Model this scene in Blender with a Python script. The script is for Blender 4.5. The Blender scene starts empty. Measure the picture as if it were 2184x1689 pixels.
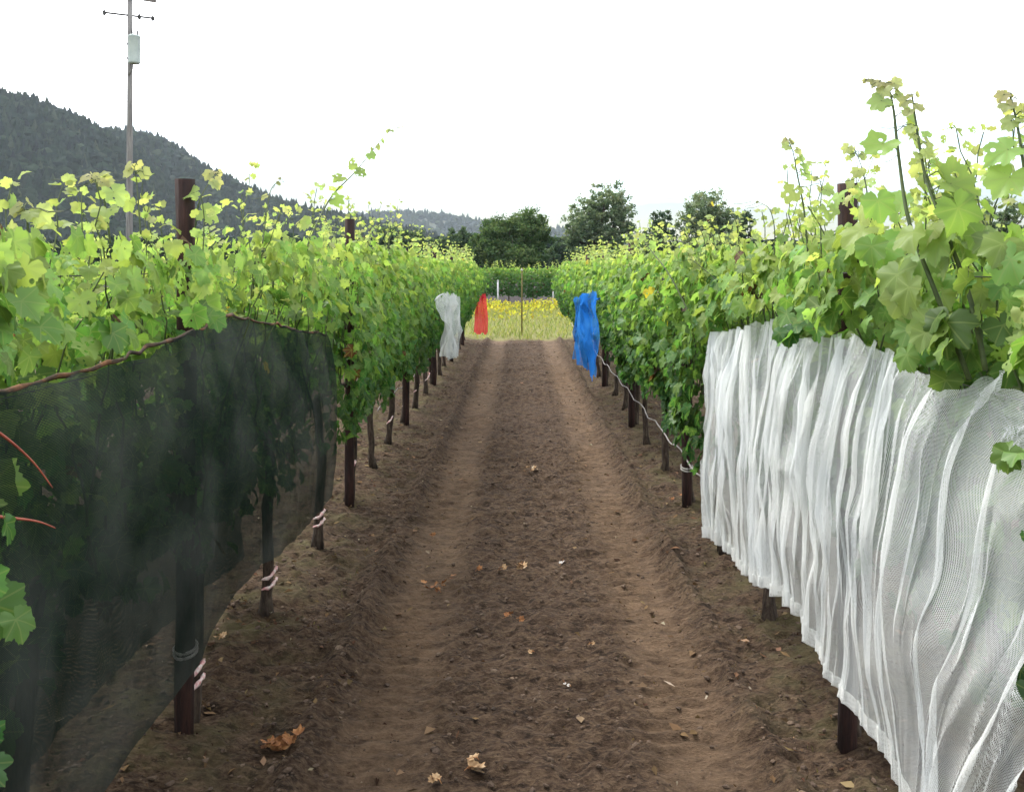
import bpy, math, random
import numpy as np
from mathutils import Vector

R = math.radians
sc = bpy.context.scene
COL = sc.collection
# ------------------------------------------------------------------ camera
CAM_H = 1.65
FPX, CX, CY = 1891.0, 1092.0, 844.5          # focal length and centre in the layout's pixels (2184 wide)
VPX, VPY = 1111.0, 563.0                       # where the rows converge
cam_d = bpy.data.cameras.new('camera')
cam = bpy.data.objects.new('camera', cam_d)
COL.objects.link(cam)
cam.location = (0, 0, CAM_H)
cam.rotation_euler = (R(90), 0, 0)          # held level, lens shifted down
cam_d.sensor_width = 36
cam_d.lens = 36 * FPX / 2184
cam_d.shift_x = (CX - VPX) / 2184
cam_d.shift_y = (VPY - CY) / 2184
cam_d.clip_start = 0.05
cam_d.clip_end = 12000
sc.camera = cam
# ------------------------------------------------------------------ light
SUN_EL, SUN_AZ = R(50), R(-38)               # azimuth from +Y, negative is to the left
w = bpy.data.worlds.new('World')
sc.world = w
w.use_nodes = True
nt = w.node_tree
nt.nodes.clear()
N, L = nt.nodes.new, nt.links.new
out = N('ShaderNodeOutputWorld')
bg = N('ShaderNodeBackground')
bg.inputs['Strength'].default_value = 0.15
sky = N('ShaderNodeTexSky')
sky.sky_type = 'NISHITA'
sky.sun_disc = False
sky.sun_elevation = SUN_EL
sky.sun_rotation = SUN_AZ
sky.dust_density = 1.0
sky.air_density = 1.0
# overcast: the blue shows only in a thin gap above the horizon
tc = N('ShaderNodeTexCoord')
sep = N('ShaderNodeSeparateXYZ')
L(tc.outputs['Generated'], sep.inputs[0])
cn = N('ShaderNodeTexNoise')
cn.inputs['Scale'].default_value = 5.0
cn.inputs['Detail'].default_value = 6
cmap = N('ShaderNodeMapping')
cmap.inputs['Scale'].default_value = (1, 1, 6)
L(tc.outputs['Generated'], cmap.inputs[0])
L(cmap.outputs[0], cn.inputs['Vector'])
ad = N('ShaderNodeMath'); ad.operation = 'MULTIPLY_ADD'
L(cn.outputs['Fac'], ad.inputs[0]); ad.inputs[1].default_value = 0.16
L(sep.outputs['Z'], ad.inputs[2])
sat = N('ShaderNodeMapRange')
sat.inputs['From Min'].default_value = 0.14; sat.inputs['From Max'].default_value = 0.27
sat.inputs['To Min'].default_value = 1.25; sat.inputs['To Max'].default_value = 0.10
L(ad.outputs[0], sat.inputs['Value'])
val = N('ShaderNodeMapRange')
val.inputs['From Min'].default_value = 0.14; val.inputs['From Max'].default_value = 0.27
val.inputs['To Min'].default_value = 0.28; val.inputs['To Max'].default_value = 1.7
L(ad.outputs[0], val.inputs['Value'])
hs = N('ShaderNodeHueSaturation')
L(sky.outputs[0], hs.inputs['Color'])
L(sat.outputs[0], hs.inputs['Saturation'])
L(val.outputs[0], hs.inputs['Value'])
L(hs.outputs[0], bg.inputs['Color'])
L(bg.outputs[0], out.inputs[0])

sun_d = bpy.data.lights.new('sun', 'SUN')
sun_d.energy = 1.5
sun_d.angle = R(14)
sun_d.color = (1.0, 0.95, 0.87)
sun = bpy.data.objects.new('sun', sun_d)
COL.objects.link(sun)
to_sun = Vector((math.sin(SUN_AZ) * math.cos(SUN_EL), math.cos(SUN_AZ) * math.cos(SUN_EL), math.sin(SUN_EL)))
sun.rotation_euler = to_sun.to_track_quat('Z', 'Y').to_euler()
sun.location = (-20, 20, 40)

vs = sc.view_settings
vs.view_transform = 'Standard'
vs.look = 'None'
vs.exposure = 1.55
vs.gamma = 1
vs.use_curve_mapping = False
sc.cycles.use_denoising = True
sc.cycles.max_bounces = 9
sc.cycles.diffuse_bounces = 4
sc.cycles.transmission_bounces = 6
sc.cycles.transparent_max_bounces = 24
sc.cycles.volume_bounces = 1

# ------------------------------------------------------------------ helpers
def at(px, py, Y):
    """world point at depth Y seen at layout pixel (px, py)"""
    return np.array(((px - VPX) / FPX * Y, Y, CAM_H - (py - VPY) / FPX * Y))

_tabs = {}
def vnoise(x, y, seed=0):
    if seed not in _tabs:
        _tabs[seed] = np.random.RandomState(seed + 991).rand(256, 256)
    T = _tabs[seed]
    x = np.asarray(x, float); y = np.asarray(y, float)
    xi = np.floor(x).astype(int); yi = np.floor(y).astype(int)
    fx = x - xi; fy = y - yi
    fx = fx * fx * (3 - 2 * fx); fy = fy * fy * (3 - 2 * fy)
    a = T[xi & 255, yi & 255]; b = T[(xi + 1) & 255, yi & 255]
    c = T[xi & 255, (yi + 1) & 255]; d = T[(xi + 1) & 255, (yi + 1) & 255]
    return (a * (1 - fx) + b * fx) * (1 - fy) + (c * (1 - fx) + d * fx) * fy * 1.0

def fbm(x, y, seed=0, oct=4):
    s = 0; a = 0.5
    for k in range(oct):
        s = s + a * (vnoise(x * 2 ** k, y * 2 ** k, seed + k) - 0.5)
        a *= 0.5
    return s

def mesh_obj(name, V, F, mat, parent=None, smooth=False, attr=None, uv=None, mats=None, midx=None):
    """V (n,3) in world space, F list/array of faces; child meshes are stored relative to their parent"""
    V = np.asarray(V, float)
    off = np.zeros(3)
    p = parent
    while p is not None:
        off += np.array(p.location); p = p.parent
    me = bpy.data.meshes.new(name)
    if isinstance(F, np.ndarray):
        n, k = F.shape
        me.vertices.add(len(V))
        me.vertices.foreach_set('co', (V - off).astype(np.float32).ravel())
        me.loops.add(n * k)
        me.loops.foreach_set('vertex_index', F.astype(np.int32).ravel())
        me.polygons.add(n)
        me.polygons.foreach_set('loop_start', np.arange(0, n * k, k, dtype=np.int32))
        me.polygons.foreach_set('loop_total', np.full(n, k, dtype=np.int32))
        me.update(calc_edges=True)
    else:
        me.from_pydata((V - off).tolist(), [], F)
        me.update()
    if attr is not None:
        a = me.color_attributes.new('tint', 'FLOAT_COLOR', 'POINT')
        a.data.foreach_set('color', np.asarray(attr, np.float32).ravel())
    if uv is not None:
        l = me.uv_layers.new(name='UVMap')
        idx = np.empty(len(me.loops), np.int32)
        me.loops.foreach_get('vertex_index', idx)
        l.data.foreach_set('uv', np.asarray(uv, np.float32)[idx].ravel())
    if mats:
        for m in mats: me.materials.append(m)
    else:
        me.materials.append(mat)
    if midx is not None:
        me.polygons.foreach_set('material_index', np.asarray(midx, np.int32))
    me.polygons.foreach_set('use_smooth', np.full(len(me.polygons), smooth))
    me.validate()
    o = bpy.data.objects.new(name, me)
    COL.objects.link(o)
    if parent is not None: o.parent = parent
    return o

def tag(o, label=None, cat=None, group=None, kind=None):
    if label: o['label'] = label
    if cat: o['category'] = cat
    if group: o['group'] = group
    if kind: o['kind'] = kind
    return o

def thing(name, loc, label, cat, group=None):
    o = bpy.data.objects.new(name, None)
    COL.objects.link(o)
    o.location = loc
    o.empty_display_size = 0.1
    return tag(o, label, cat, group)

def children(o):
    return [c for c in bpy.data.objects if c.parent == o]

def copy_tree(o, parent=None):
    c = o.copy(); COL.objects.link(c)
    if parent is not None: c.parent = parent
    for ch in children(o): copy_tree(ch, c)
    return c

class MB:
    def __init__(s): s.V = []; s.F = []
    def add(s, V, F):
        b = len(s.V)
        s.V += [tuple(v) for v in V]
        s.F += [tuple(i + b for i in f) for f in F]
    def tube(s, pts, rad, n=8, cap=True, wob=0.0, rng=None):
        pts = [np.array(p, float) for p in pts]
        m = len(pts)
        if np.isscalar(rad): rad = [rad] * m
        V = []
        ref = np.array((0.0, 1.0, 0.0))
        for i, p in enumerate(pts):
            t = pts[min(i + 1, m - 1)] - pts[max(i - 1, 0)]
            t = t / (np.linalg.norm(t) + 1e-9)
            if abs(t @ ref) > 0.95: ref = np.array((1.0, 0.0, 0.0))
            a = np.cross(t, ref); a /= np.linalg.norm(a)
            b = np.cross(t, a)
            for k in range(n):
                q = 2 * math.pi * k / n
                r = rad[i] * (1 + (rng.uniform(-wob, wob) if wob else 0))
                V.append(p + r * (math.cos(q) * a + math.sin(q) * b))
        F = []
        for i in range(m - 1):
            for k in range(n):
                F.append((i * n + k, i * n + (k + 1) % n, (i + 1) * n + (k + 1) % n, (i + 1) * n + k))
        if cap:
            F.append(tuple(range(n - 1, -1, -1)))
            F.append(tuple((m - 1) * n + k for k in range(n)))
        s.add(V, F)
        return s
    def box(s, c, sx, sy, sz, bev=0.0):
        x, y, z = c
        a = [(x + i * sx / 2, y + j * sy / 2, z + k * sz / 2) for i in (-1, 1) for j in (-1, 1) for k in (-1, 1)]
        s.add(a, [(0, 1, 3, 2), (4, 6, 7, 5), (0, 4, 5, 1), (2, 3, 7, 6), (0, 2, 6, 4), (1, 5, 7, 3)])
        return s
    def lathe(s, c, prof, n=16):
        V = []
        for r, z in prof:
            for k in range(n):
                q = 2 * math.pi * k / n
                V.append((c[0] + r * math.cos(q), c[1] + r * math.sin(q), c[2] + z))
        F = []
        for i in range(len(prof) - 1):
            for k in range(n):
                F.append((i * n + k, i * n + (k + 1) % n, (i + 1) * n + (k + 1) % n, (i + 1) * n + k))
        F.append(tuple(range(n - 1, -1, -1)))
        F.append(tuple((len(prof) - 1) * n + k for k in range(n)))
        s.add(V, F)
        return s
    def build(s, name, mat, parent=None, smooth=True):
        return mesh_obj(name, np.array(s.V), s.F, mat, parent, smooth)

# ------------------------------------------------------------------ materials
def new_mat(name):
    m = bpy.data.materials.new(name)
    m.use_nodes = True
    m.node_tree.nodes.clear()
    o = m.node_tree.nodes.new('ShaderNodeOutputMaterial')
    return m, m.node_tree.nodes.new, m.node_tree.links.new, o

def math_node(N, L, op, a, b=None, c=None):
    n = N('ShaderNodeMath'); n.operation = op
    for i, v in enumerate((a, b, c)):
        if v is None: continue
        if isinstance(v, (int, float)): n.inputs[i].default_value = v
        else: L(v, n.inputs[i])
    return n.outputs[0]

def ramp(N, L, fac, stops):
    r = N('ShaderNodeValToRGB')
    e = r.color_ramp.elements
    while len(e) > len(stops): e.remove(e[-1])
    while len(e) < len(stops): e.new(0.5)
    for el, (p, c) in zip(e, stops):
        el.position = p
        el.color = (*c, 1)
    L(fac, r.inputs[0])
    return r.outputs[0]

def mixc(N, L, fac, a, b, mode='MIX'):
    n = N('ShaderNodeMix'); n.data_type = 'RGBA'; n.blend_type = mode
    for sock, v in ((n.inputs[0], fac), (n.inputs[6], a), (n.inputs[7], b)):
        if isinstance(v, (int, float)): sock.default_value = v
        elif isinstance(v, tuple): sock.default_value = (*v, 1)
        else: L(v, sock)
    return n.outputs[2]

def rough_mat(name, c1, c2, scale=8.0, rough=0.9, bump=0.3, stretch=(1, 1, 1), c3=None, bscale=None, metal=0.0, spec=0.3):
    m, N, L, o = new_mat(name)
    tc = N('ShaderNodeTexCoord')
    mp = N('ShaderNodeMapping'); mp.inputs['Scale'].default_value = stretch
    L(tc.outputs['Object'], mp.inputs[0])
    n1 = N('ShaderNodeTexNoise'); n1.inputs['Scale'].default_value = scale; n1.inputs['Detail'].default_value = 8
    n1.inputs['Roughness'].default_value = 0.65
    L(mp.outputs[0], n1.inputs['Vector'])
    stops = [(0.35, c1), (0.65, c2)] if c3 is None else [(0.32, c1), (0.5, c2), (0.68, c3)]
    col = ramp(N, L, n1.outputs['Fac'], stops)
    b = N('ShaderNodeBsdfPrincipled')
    L(col, b.inputs['Base Color'])
    b.inputs['Roughness'].default_value = rough
    b.inputs['Metallic'].default_value = metal
    b.inputs['Specular IOR Level'].default_value = spec
    if bump:
        n2 = N('ShaderNodeTexNoise'); n2.inputs['Scale'].default_value = bscale or scale * 2; n2.inputs['Detail'].default_value = 6
        L(mp.outputs[0], n2.inputs['Vector'])
        bp = N('ShaderNodeBump'); bp.inputs['Strength'].default_value = bump; bp.inputs['Distance'].default_value = 0.02
        L(n2.outputs['Fac'], bp.inputs['Height'])
        L(bp.outputs[0], b.inputs['Normal'])
    L(b.outputs[0], o.inputs[0])
    return m

def leaf_mat(name, stops, veins=True, holes=False, transl=0.50, gloss=0.014):
    """tint attribute: R age, G and B leaf-plane coordinates, A a random number per leaf"""
    m, N, L, o = new_mat(name)
    at_ = N('ShaderNodeAttribute'); at_.attribute_name = 'tint'
    sp = N('ShaderNodeSeparateColor')
    L(at_.outputs['Color'], sp.inputs[0])
    age, u, v, rnd = sp.outputs[0], sp.outputs[1], sp.outputs[2], at_.outputs['Alpha']
    col = ramp(N, L, age, stops)
    k = math_node(N, L, 'MULTIPLY_ADD', rnd, 0.55, 0.74)
    col = mixc(N, L, 1.0, col, k, 'MULTIPLY')
    hsn = N('ShaderNodeHueSaturation')
    hue = math_node(N, L, 'MULTIPLY_ADD', math_node(N, L, 'FRACT', math_node(N, L, 'MULTIPLY', rnd, 7.31)), 0.05, 0.475)
    L(hue, hsn.inputs['Hue']); L(col, hsn.inputs['Color'])
    hsn.inputs['Saturation'].default_value = 1.0
    col = hsn.outputs[0]
    if veins:
        tot = None
        for a in (0, 48, -48, 100, -100):
            s_, c_ = math.sin(R(a)), math.cos(R(a))
            d = math_node(N, L, 'ABSOLUTE', math_node(N, L, 'SUBTRACT', math_node(N, L, 'MULTIPLY', u, c_), math_node(N, L, 'MULTIPLY', v, s_)))
            al = math_node(N, L, 'ADD', math_node(N, L, 'MULTIPLY', u, s_), math_node(N, L, 'MULTIPLY', v, c_))
            near = math_node(N, L, 'LESS_THAN', d, 0.025)
            pos = math_node(N, L, 'GREATER_THAN', al, 0.0)
            q = math_node(N, L, 'MULTIPLY', near, pos)
            tot = q if tot is None else math_node(N, L, 'MAXIMUM', tot, q)
        col = mixc(N, L, math_node(N, L, 'MULTIPLY', tot, 0.35), col, (0.25, 0.30, 0.10))
    di = N('ShaderNodeBsdfDiffuse'); L(col, di.inputs[0])
    tr = N('ShaderNodeBsdfTranslucent')
    L(mixc(N, L, 1.0, col, (1.5, 1.5, 0.85), 'MULTIPLY'), tr.inputs[0])
    mx = N('ShaderNodeMixShader'); mx.inputs[0].default_value = transl
    L(di.outputs[0], mx.inputs[1]); L(tr.outputs[0], mx.inputs[2])
    gl = N('ShaderNodeBsdfGlossy'); gl.inputs['Roughness'].default_value = 0.45
    gl.inputs['Color'].default_value = (0.9, 0.95, 0.95, 1)
    m2 = N('ShaderNodeMixShader'); m2.inputs[0].default_value = gloss
    L(mx.outputs[0], m2.inputs[1]); L(gl.outputs[0], m2.inputs[2])
    last = m2.outputs[0]
    if holes:
        cb = N('ShaderNodeCombineXYZ')
        L(u, cb.inputs[0]); L(v, cb.inputs[1]); L(math_node(N, L, 'MULTIPLY', rnd, 40), cb.inputs[2])
        vo = N('ShaderNodeTexVoronoi'); vo.inputs['Scale'].default_value = 2.1
        L(cb.outputs[0], vo.inputs['Vector'])
        hole = math_node(N, L, 'LESS_THAN', vo.outputs['Distance'], 0.24)
        tp = N('ShaderNodeBsdfTransparent')
        m3 = N('ShaderNodeMixShader')
        L(hole, m3.inputs[0]); L(last, m3.inputs[1]); L(tp.outputs[0], m3.inputs[2])
        last = m3.outputs[0]
    L(last, o.inputs[0])
    return m

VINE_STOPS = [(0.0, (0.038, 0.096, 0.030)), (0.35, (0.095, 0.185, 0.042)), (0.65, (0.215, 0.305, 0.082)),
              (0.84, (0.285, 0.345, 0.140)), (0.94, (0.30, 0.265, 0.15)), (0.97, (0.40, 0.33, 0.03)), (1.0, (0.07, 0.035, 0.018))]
M_LEAF = leaf_mat('vine_leaf', VINE_STOPS)
M_LEAF_FAR = leaf_mat('vine_leaf_far', VINE_STOPS, veins=False)
M_LEAF_HOLE = leaf_mat('vine_leaf_holed', VINE_STOPS, holes=True)
M_CANE = rough_mat('green_cane', (0.035, 0.055, 0.02), (0.075, 0.10, 0.03), 20, 0.6, 0.1)
M_REDCANE = rough_mat('red_cane', (0.22, 0.045, 0.03), (0.38, 0.10, 0.06), 12, 0.5, 0.1)
M_BARK = rough_mat('vine_bark', (0.012, 0.009, 0.008), (0.055, 0.038, 0.028), 16, 0.95, 0.8, (3, 3, 0.6), c3=(0.11, 0.085, 0.065))
M_POST = rough_mat('weathered_post', (0.010, 0.006, 0.006), (0.026, 0.012, 0.010), 10, 0.85, 0.6, (3, 3, 0.4), c3=(0.055, 0.024, 0.018))
M_TAPE = rough_mat('pale_tape', (0.30, 0.28, 0.26), (0.45, 0.43, 0.40), 10, 0.6, 0.1)
M_PINK = rough_mat('pink_tape', (0.55, 0.08, 0.10), (0.72, 0.50, 0.48), 45, 0.6, 0.1, c3=(0.80, 0.76, 0.72))
M_HOSE = rough_mat('pale_hose', (0.17, 0.15, 0.145), (0.29, 0.26, 0.25), 10, 0.5, 0.1)
M_POLE = rough_mat('pole_wood', (0.09, 0.085, 0.085), (0.17, 0.165, 0.16), 3, 0.9, 0.5, (6, 6, 0.3), c3=(0.26, 0.25, 0.24))
M_ARM = rough_mat('crossarm_wood', (0.10, 0.085, 0.08), (0.18, 0.16, 0.15), 3, 0.9, 0.3)
M_TRANS = rough_mat('transformer_paint', (0.30, 0.36, 0.35), (0.42, 0.48, 0.47), 1.5, 0.5, 0.03)
M_DARKMETAL = rough_mat('dark_metal', (0.025, 0.025, 0.027), (0.05, 0.05, 0.05), 6, 0.6, 0.1)
M_STAKE = rough_mat('stake_paint', (0.05, 0.045, 0.012), (0.11, 0.09, 0.02), 8, 0.7, 0.2, c3=(0.06, 0.03, 0.015))
M_WHITEPOST = rough_mat('white_post', (0.32, 0.32, 0.34), (0.50, 0.50, 0.52), 5, 0.6, 0.1)
M_TRUNK = rough_mat('tree_bark', (0.03, 0.024, 0.02), (0.085, 0.07, 0.058), 3, 0.95, 0.7, (2, 2, 0.4))
M_STRAW = rough_mat('dry_leaf', (0.16, 0.075, 0.03), (0.36, 0.23, 0.12), 18, 0.8, 0.2, c3=(0.52, 0.42, 0.30))
M_RUST = rough_mat('rusty_leaf', (0.07, 0.025, 0.012), (0.24, 0.10, 0.035), 18, 0.85, 0.2, c3=(0.42, 0.24, 0.11))

def net_mat(name, col, pitch, thread, transl=0.35, col2=None, hem=None):
    """woven net: real threads with open holes between them, laid out in metres along the cloth (UV)"""
    m, N, L, o = new_mat(name)
    uvn = N('ShaderNodeUVMap')
    sp = N('ShaderNodeSeparateXYZ')
    L(uvn.outputs[0], sp.inputs[0])
    masks = []
    for ax in (0, 1):
        f = math_node(N, L, 'FRACT', math_node(N, L, 'DIVIDE', sp.outputs[ax], pitch))
        masks.append(math_node(N, L, 'LESS_THAN', f, thread))
    th = math_node(N, L, 'MAXIMUM', masks[0], masks[1])
    tc = N('ShaderNodeTexCoord')
    nz = N('ShaderNodeTexNoise'); nz.inputs['Scale'].default_value = 3.5; nz.inputs['Detail'].default_value = 5
    L(tc.outputs['Object'], nz.inputs['Vector'])
    c = mixc(N, L, ramp(N, L, nz.outputs['Fac'], [(0.4, (0, 0, 0)), (0.65, (1, 1, 1))]), col, col2 or col)
    di = N('ShaderNodeBsdfDiffuse'); L(c, di.inputs[0])
    tl = N('ShaderNodeBsdfTranslucent'); L(c, tl.inputs[0])
    mx = N('ShaderNodeMixShader'); mx.inputs[0].default_value = transl
    L(di.outputs[0], mx.inputs[1]); L(tl.outputs[0], mx.inputs[2])
    tp = N('ShaderNodeBsdfTransparent')
    m3 = N('ShaderNodeMixShader')
    L(th, m3.inputs[0]); L(tp.outputs[0], m3.inputs[1]); L(mx.outputs[0], m3.inputs[2])
    L(m3.outputs[0], o.inputs[0])
    return m

M_NETBLACK = net_mat('black_net', (0.017, 0.025, 0.021), 0.0030, 0.53, 0.3, (0.056, 0.064, 0.059))
M_NETWHITE = net_mat('white_net', (0.80, 0.82, 0.81), 0.0030, 0.27, 0.4, (0.72, 0.75, 0.76))
M_HEMWHITE = net_mat('white_hem', (0.82, 0.83, 0.82), 0.0038, 0.45, 0.4)
M_NETBLUE = net_mat('blue_net', (0.015, 0.13, 0.46), 0.006, 0.42, 0.35, (0.05, 0.22, 0.55))
M_NETRED = net_mat('red_net', (0.66, 0.030, 0.060), 0.006, 0.62, 0.35, (0.75, 0.07, 0.10))
M_NETGREY = net_mat('grey_net', (0.46, 0.49, 0.48), 0.006, 0.42, 0.35, (0.60, 0.62, 0.60))

# ------------------------------------------------------------------ ground
def soil_height(x, y):
    x = np.asarray(x, float); y = np.asarray(y, float)
    wx = x + 0.05 * fbm(y * 0.6, x * 0.3, 21, 2)
    h = np.zeros_like(wx)
    for c in (-0.47, 0.60):
        h -= 0.022 * np.exp(-((wx - c) / 0.15) ** 4)
    h += 0.034 * np.exp(-((wx + 0.73) / 0.055) ** 2) * (0.55 + 1.6 * vnoise(y * 2.2, x * 3, 5)) 
    h += 0.038 * np.exp(-((wx - 0.84) / 0.05) ** 2) * (0.55 + 1.6 * vnoise(y * 2.2, x * 3, 6))
    h += 0.05 * np.clip((np.abs(wx) - 0.85) / 0.35, 0, 1)
    intrack = np.exp(-((wx + 0.47) / 0.15) ** 4) + np.exp(-((wx - 0.60) / 0.15) ** 4)
    rough = 1 - 0.62 * intrack
    h += rough * (0.055 * fbm(x * 5, y * 6, 30, 3) + 0.070 * fbm(x * 17, y * 22, 40, 4))
    # tyre lugs pressed across the wheel tracks
    lug = np.sin((y + 0.10 * np.abs(wx - np.where(wx > 0, 0.60, -0.47)) * 3) * 2 * math.pi / 0.085)
    h += 0.011 * intrack * lug * np.clip(vnoise(x * 4, y * 1.5, 50) * 2 - 0.45, 0, 1)
    fade = np.clip((21.0 - y) / 1.5, 0, 1) * np.clip((3.2 - np.abs(x)) / 1.0, 0, 1)
    return h * fade

def axis(segs):
    a = []
    for s, e, n in segs:
        a.append(np.linspace(s, e, n, endpoint=False))
    return np.concatenate(a)

gx = np.concatenate([-np.geomspace(3600, 4, 22), axis([(-3.5, -1.8, 34), (-1.8, 1.8, 220), (1.8, 3.5, 34)]), np.geomspace(3.5, 3600, 22)])
gy = np.concatenate([-np.geomspace(400, 1.5, 12), axis([(-1, 1.2, 10), (1.2, 4, 210), (4, 8, 170), (8, 14, 130), (14, 22, 100)]), np.geomspace(22, 3500, 34)])
GX, GY = np.meshgrid(gx, gy)
GZ = soil_height(GX, GY)
nx, ny = len(gx), len(gy)
ii = np.arange(nx * ny).reshape(ny, nx)
GF = np.stack([ii[:-1, :-1], ii[:-1, 1:], ii[1:, 1:], ii[1:, :-1]], -1).reshape(-1, 4)

def ground_mat():
    m, N, L, o = new_mat('vineyard_soil')
    geo = N('ShaderNodeNewGeometry')
    sp = N('ShaderNodeSeparateXYZ'); L(geo.outputs['Position'], sp.inputs[0])
    X, Y = sp.outputs[0], sp.outputs[1]
    def noise(scale, detail=6, rough=0.6, stretch=None):
        n = N('ShaderNodeTexNoise'); n.inputs['Scale'].default_value = scale; n.inputs['Detail'].default_value = detail
        n.inputs['Roughness'].default_value = rough
        if stretch:
            mp = N('ShaderNodeMapping'); mp.inputs['Scale'].default_value = stretch
            L(geo.outputs['Position'], mp.inputs[0]); L(mp.outputs[0], n.inputs['Vector'])
        else: L(geo.outputs['Position'], n.inputs['Vector'])
        return n.outputs['Fac']
    big, mid, fine = noise(1.3, 5), noise(9, 8, 0.7, (1, 1.5, 1)), noise(55, 6, 0.7, (0.7, 1.3, 1))
    soil = ramp(N, L, mid, [(0.34, (0.026, 0.017, 0.013)), (0.5, (0.080, 0.053, 0.036)), (0.64, (0.150, 0.104, 0.070))])
    soil = mixc(N, L, 0.55, soil, ramp(N, L, fine, [(0.36, (0.020, 0.013, 0.011)), (0.5, (0.080, 0.053, 0.037)), (0.66, (0.20, 0.145, 0.10))]))
    fl = N('ShaderNodeMapRange'); fl.inputs['From Min'].default_value = 0.53; fl.inputs['From Max'].default_value = 0.62
    L(noise(24, 5, 0.75, (0.55, 1.25, 1)), fl.inputs['Value'])
    soil = mixc(N, L, math_node(N, L, 'MULTIPLY', fl.outputs[0], 0.85), soil, (0.020, 0.014, 0.011))
    fp = N('ShaderNodeMapRange'); fp.inputs['From Min'].default_value = 0.60; fp.inputs['From Max'].default_value = 0.70
    L(noise(33, 4, 0.7, (0.5, 1.4, 1)), fp.inputs['Value'])
    soil = mixc(N, L, math_node(N, L, 'MULTIPLY', fp.outputs[0], 0.5), soil, (0.22, 0.15, 0.095))
    # dry compacted wheel tracks are paler earth
    wob = math_node(N, L, 'MULTIPLY_ADD', noise(0.9, 3), 0.12, -0.06)
    Xw = math_node(N, L, 'ADD', X, wob)
    tr = None
    for c in (-0.47, 0.60):
        d = math_node(N, L, 'ABSOLUTE', math_node(N, L, 'SUBTRACT', Xw, c))
        k = N('ShaderNodeMapRange'); k.interpolation_type = 'SMOOTHSTEP'
        k.inputs['From Min'].default_value = 0.24; k.inputs['From Max'].default_value = 0.05
        L(d, k.inputs['Value'])
        tr = k.outputs[0] if tr is None else math_node(N, L, 'MAXIMUM', tr, k.outputs[0])
    brk = N('ShaderNodeMapRange'); brk.inputs['From Min'].default_value = 0.35; brk.inputs['From Max'].default_value = 0.62
    L(mid, brk.inputs['Value'])
    tr = math_node(N, L, 'MULTIPLY', tr, math_node(N, L, 'MULTIPLY_ADD', brk.outputs[0], 0.50, 0.20))
    soil = mixc(N, L, tr, soil, mixc(N, L, fine, (0.16, 0.108, 0.070), (0.24, 0.165, 0.110)))
    # sparse dry weeds towards the vine strips
    ax = math_node(N, L, 'ABSOLUTE', X)
    wd = N('ShaderNodeMapRange'); wd.inputs['From Min'].default_value = 0.75; wd.inputs['From Max'].default_value = 1.15
    L(ax, wd.inputs['Value'])
    wn = N('ShaderNodeMapRange'); wn.inputs['From Min'].default_value = 0.46; wn.inputs['From Max'].default_value = 0.66
    L(noise(4, 6, 0.7), wn.inputs['Value'])
    soil = mixc(N, L, math_node(N, L, 'MULTIPLY', math_node(N, L, 'MULTIPLY', wd.outputs[0], wn.outputs[0]), 0.75), soil, (0.130, 0.120, 0.060))
    soil = mixc(N, L, 1.0, soil, mixc(N, L, big, (0.62, 0.60, 0.585), (1.22, 1.175, 1.11)), 'MULTIPLY')
    # grass beyond the end of the rows and out to the horizon
    gr = mixc(N, L, noise(0.8, 6), (0.15, 0.165, 0.05), (0.27, 0.25, 0.10))
    gr = mixc(N, L, noise(12, 4), gr, (0.10, 0.10, 0.035))
    edge = N('ShaderNodeMapRange'); edge.inputs['From Min'].default_value = 19.0; edge.inputs['From Max'].default_value = 19.6
    L(math_node(N, L, 'MULTIPLY_ADD', noise(2.5, 5), 1.2, math_node(N, L, 'SUBTRACT', Y, 0.6)), edge.inputs['Value'])
    # bare grey brown earth under the far block
    fb = N('ShaderNodeMapRange'); fb.inputs['From Min'].default_value = 32.6; fb.inputs['From Max'].default_value = 34.0
    L(math_node(N, L, 'MULTIPLY_ADD', noise(1.2, 4), 1.5, math_node(N, L, 'SUBTRACT', Y, 0.75)), fb.inputs['Value'])
    fe = N('ShaderNodeMapRange'); fe.inputs['From Min'].default_value = 130.0; fe.inputs['From Max'].default_value = 160.0
    L(Y, fe.inputs['Value'])
    gr = mixc(N, L, math_node(N, L, 'MULTIPLY', fb.outputs[0], math_node(N, L, 'SUBTRACT', 1.0, fe.outputs[0])), gr, (0.022, 0.017, 0.016))
    col = mixc(N, L, edge.outputs[0], soil, gr)
    b = N('ShaderNodeBsdfPrincipled'); b.inputs['Roughness'].default_value = 0.95
    b.inputs['Specular IOR Level'].default_value = 0.12
    L(col, b.inputs['Base Color'])
    bp = N('ShaderNodeBump'); bp.inputs['Strength'].default_value = 1.0; bp.inputs['Distance'].default_value = 0.028
    L(math_node(N, L, 'MULTIPLY_ADD', mid, 0.8, fine), bp.inputs['Height'])
    L(bp.outputs[0], b.inputs['Normal'])
    L(b.outputs[0], o.inputs[0])
    return m
M_SOIL = ground_mat()
tag(mesh_obj('ground', np.stack([GX, GY, GZ], -1).reshape(-1, 3), GF, M_SOIL, smooth=True), kind='structure')

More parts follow.
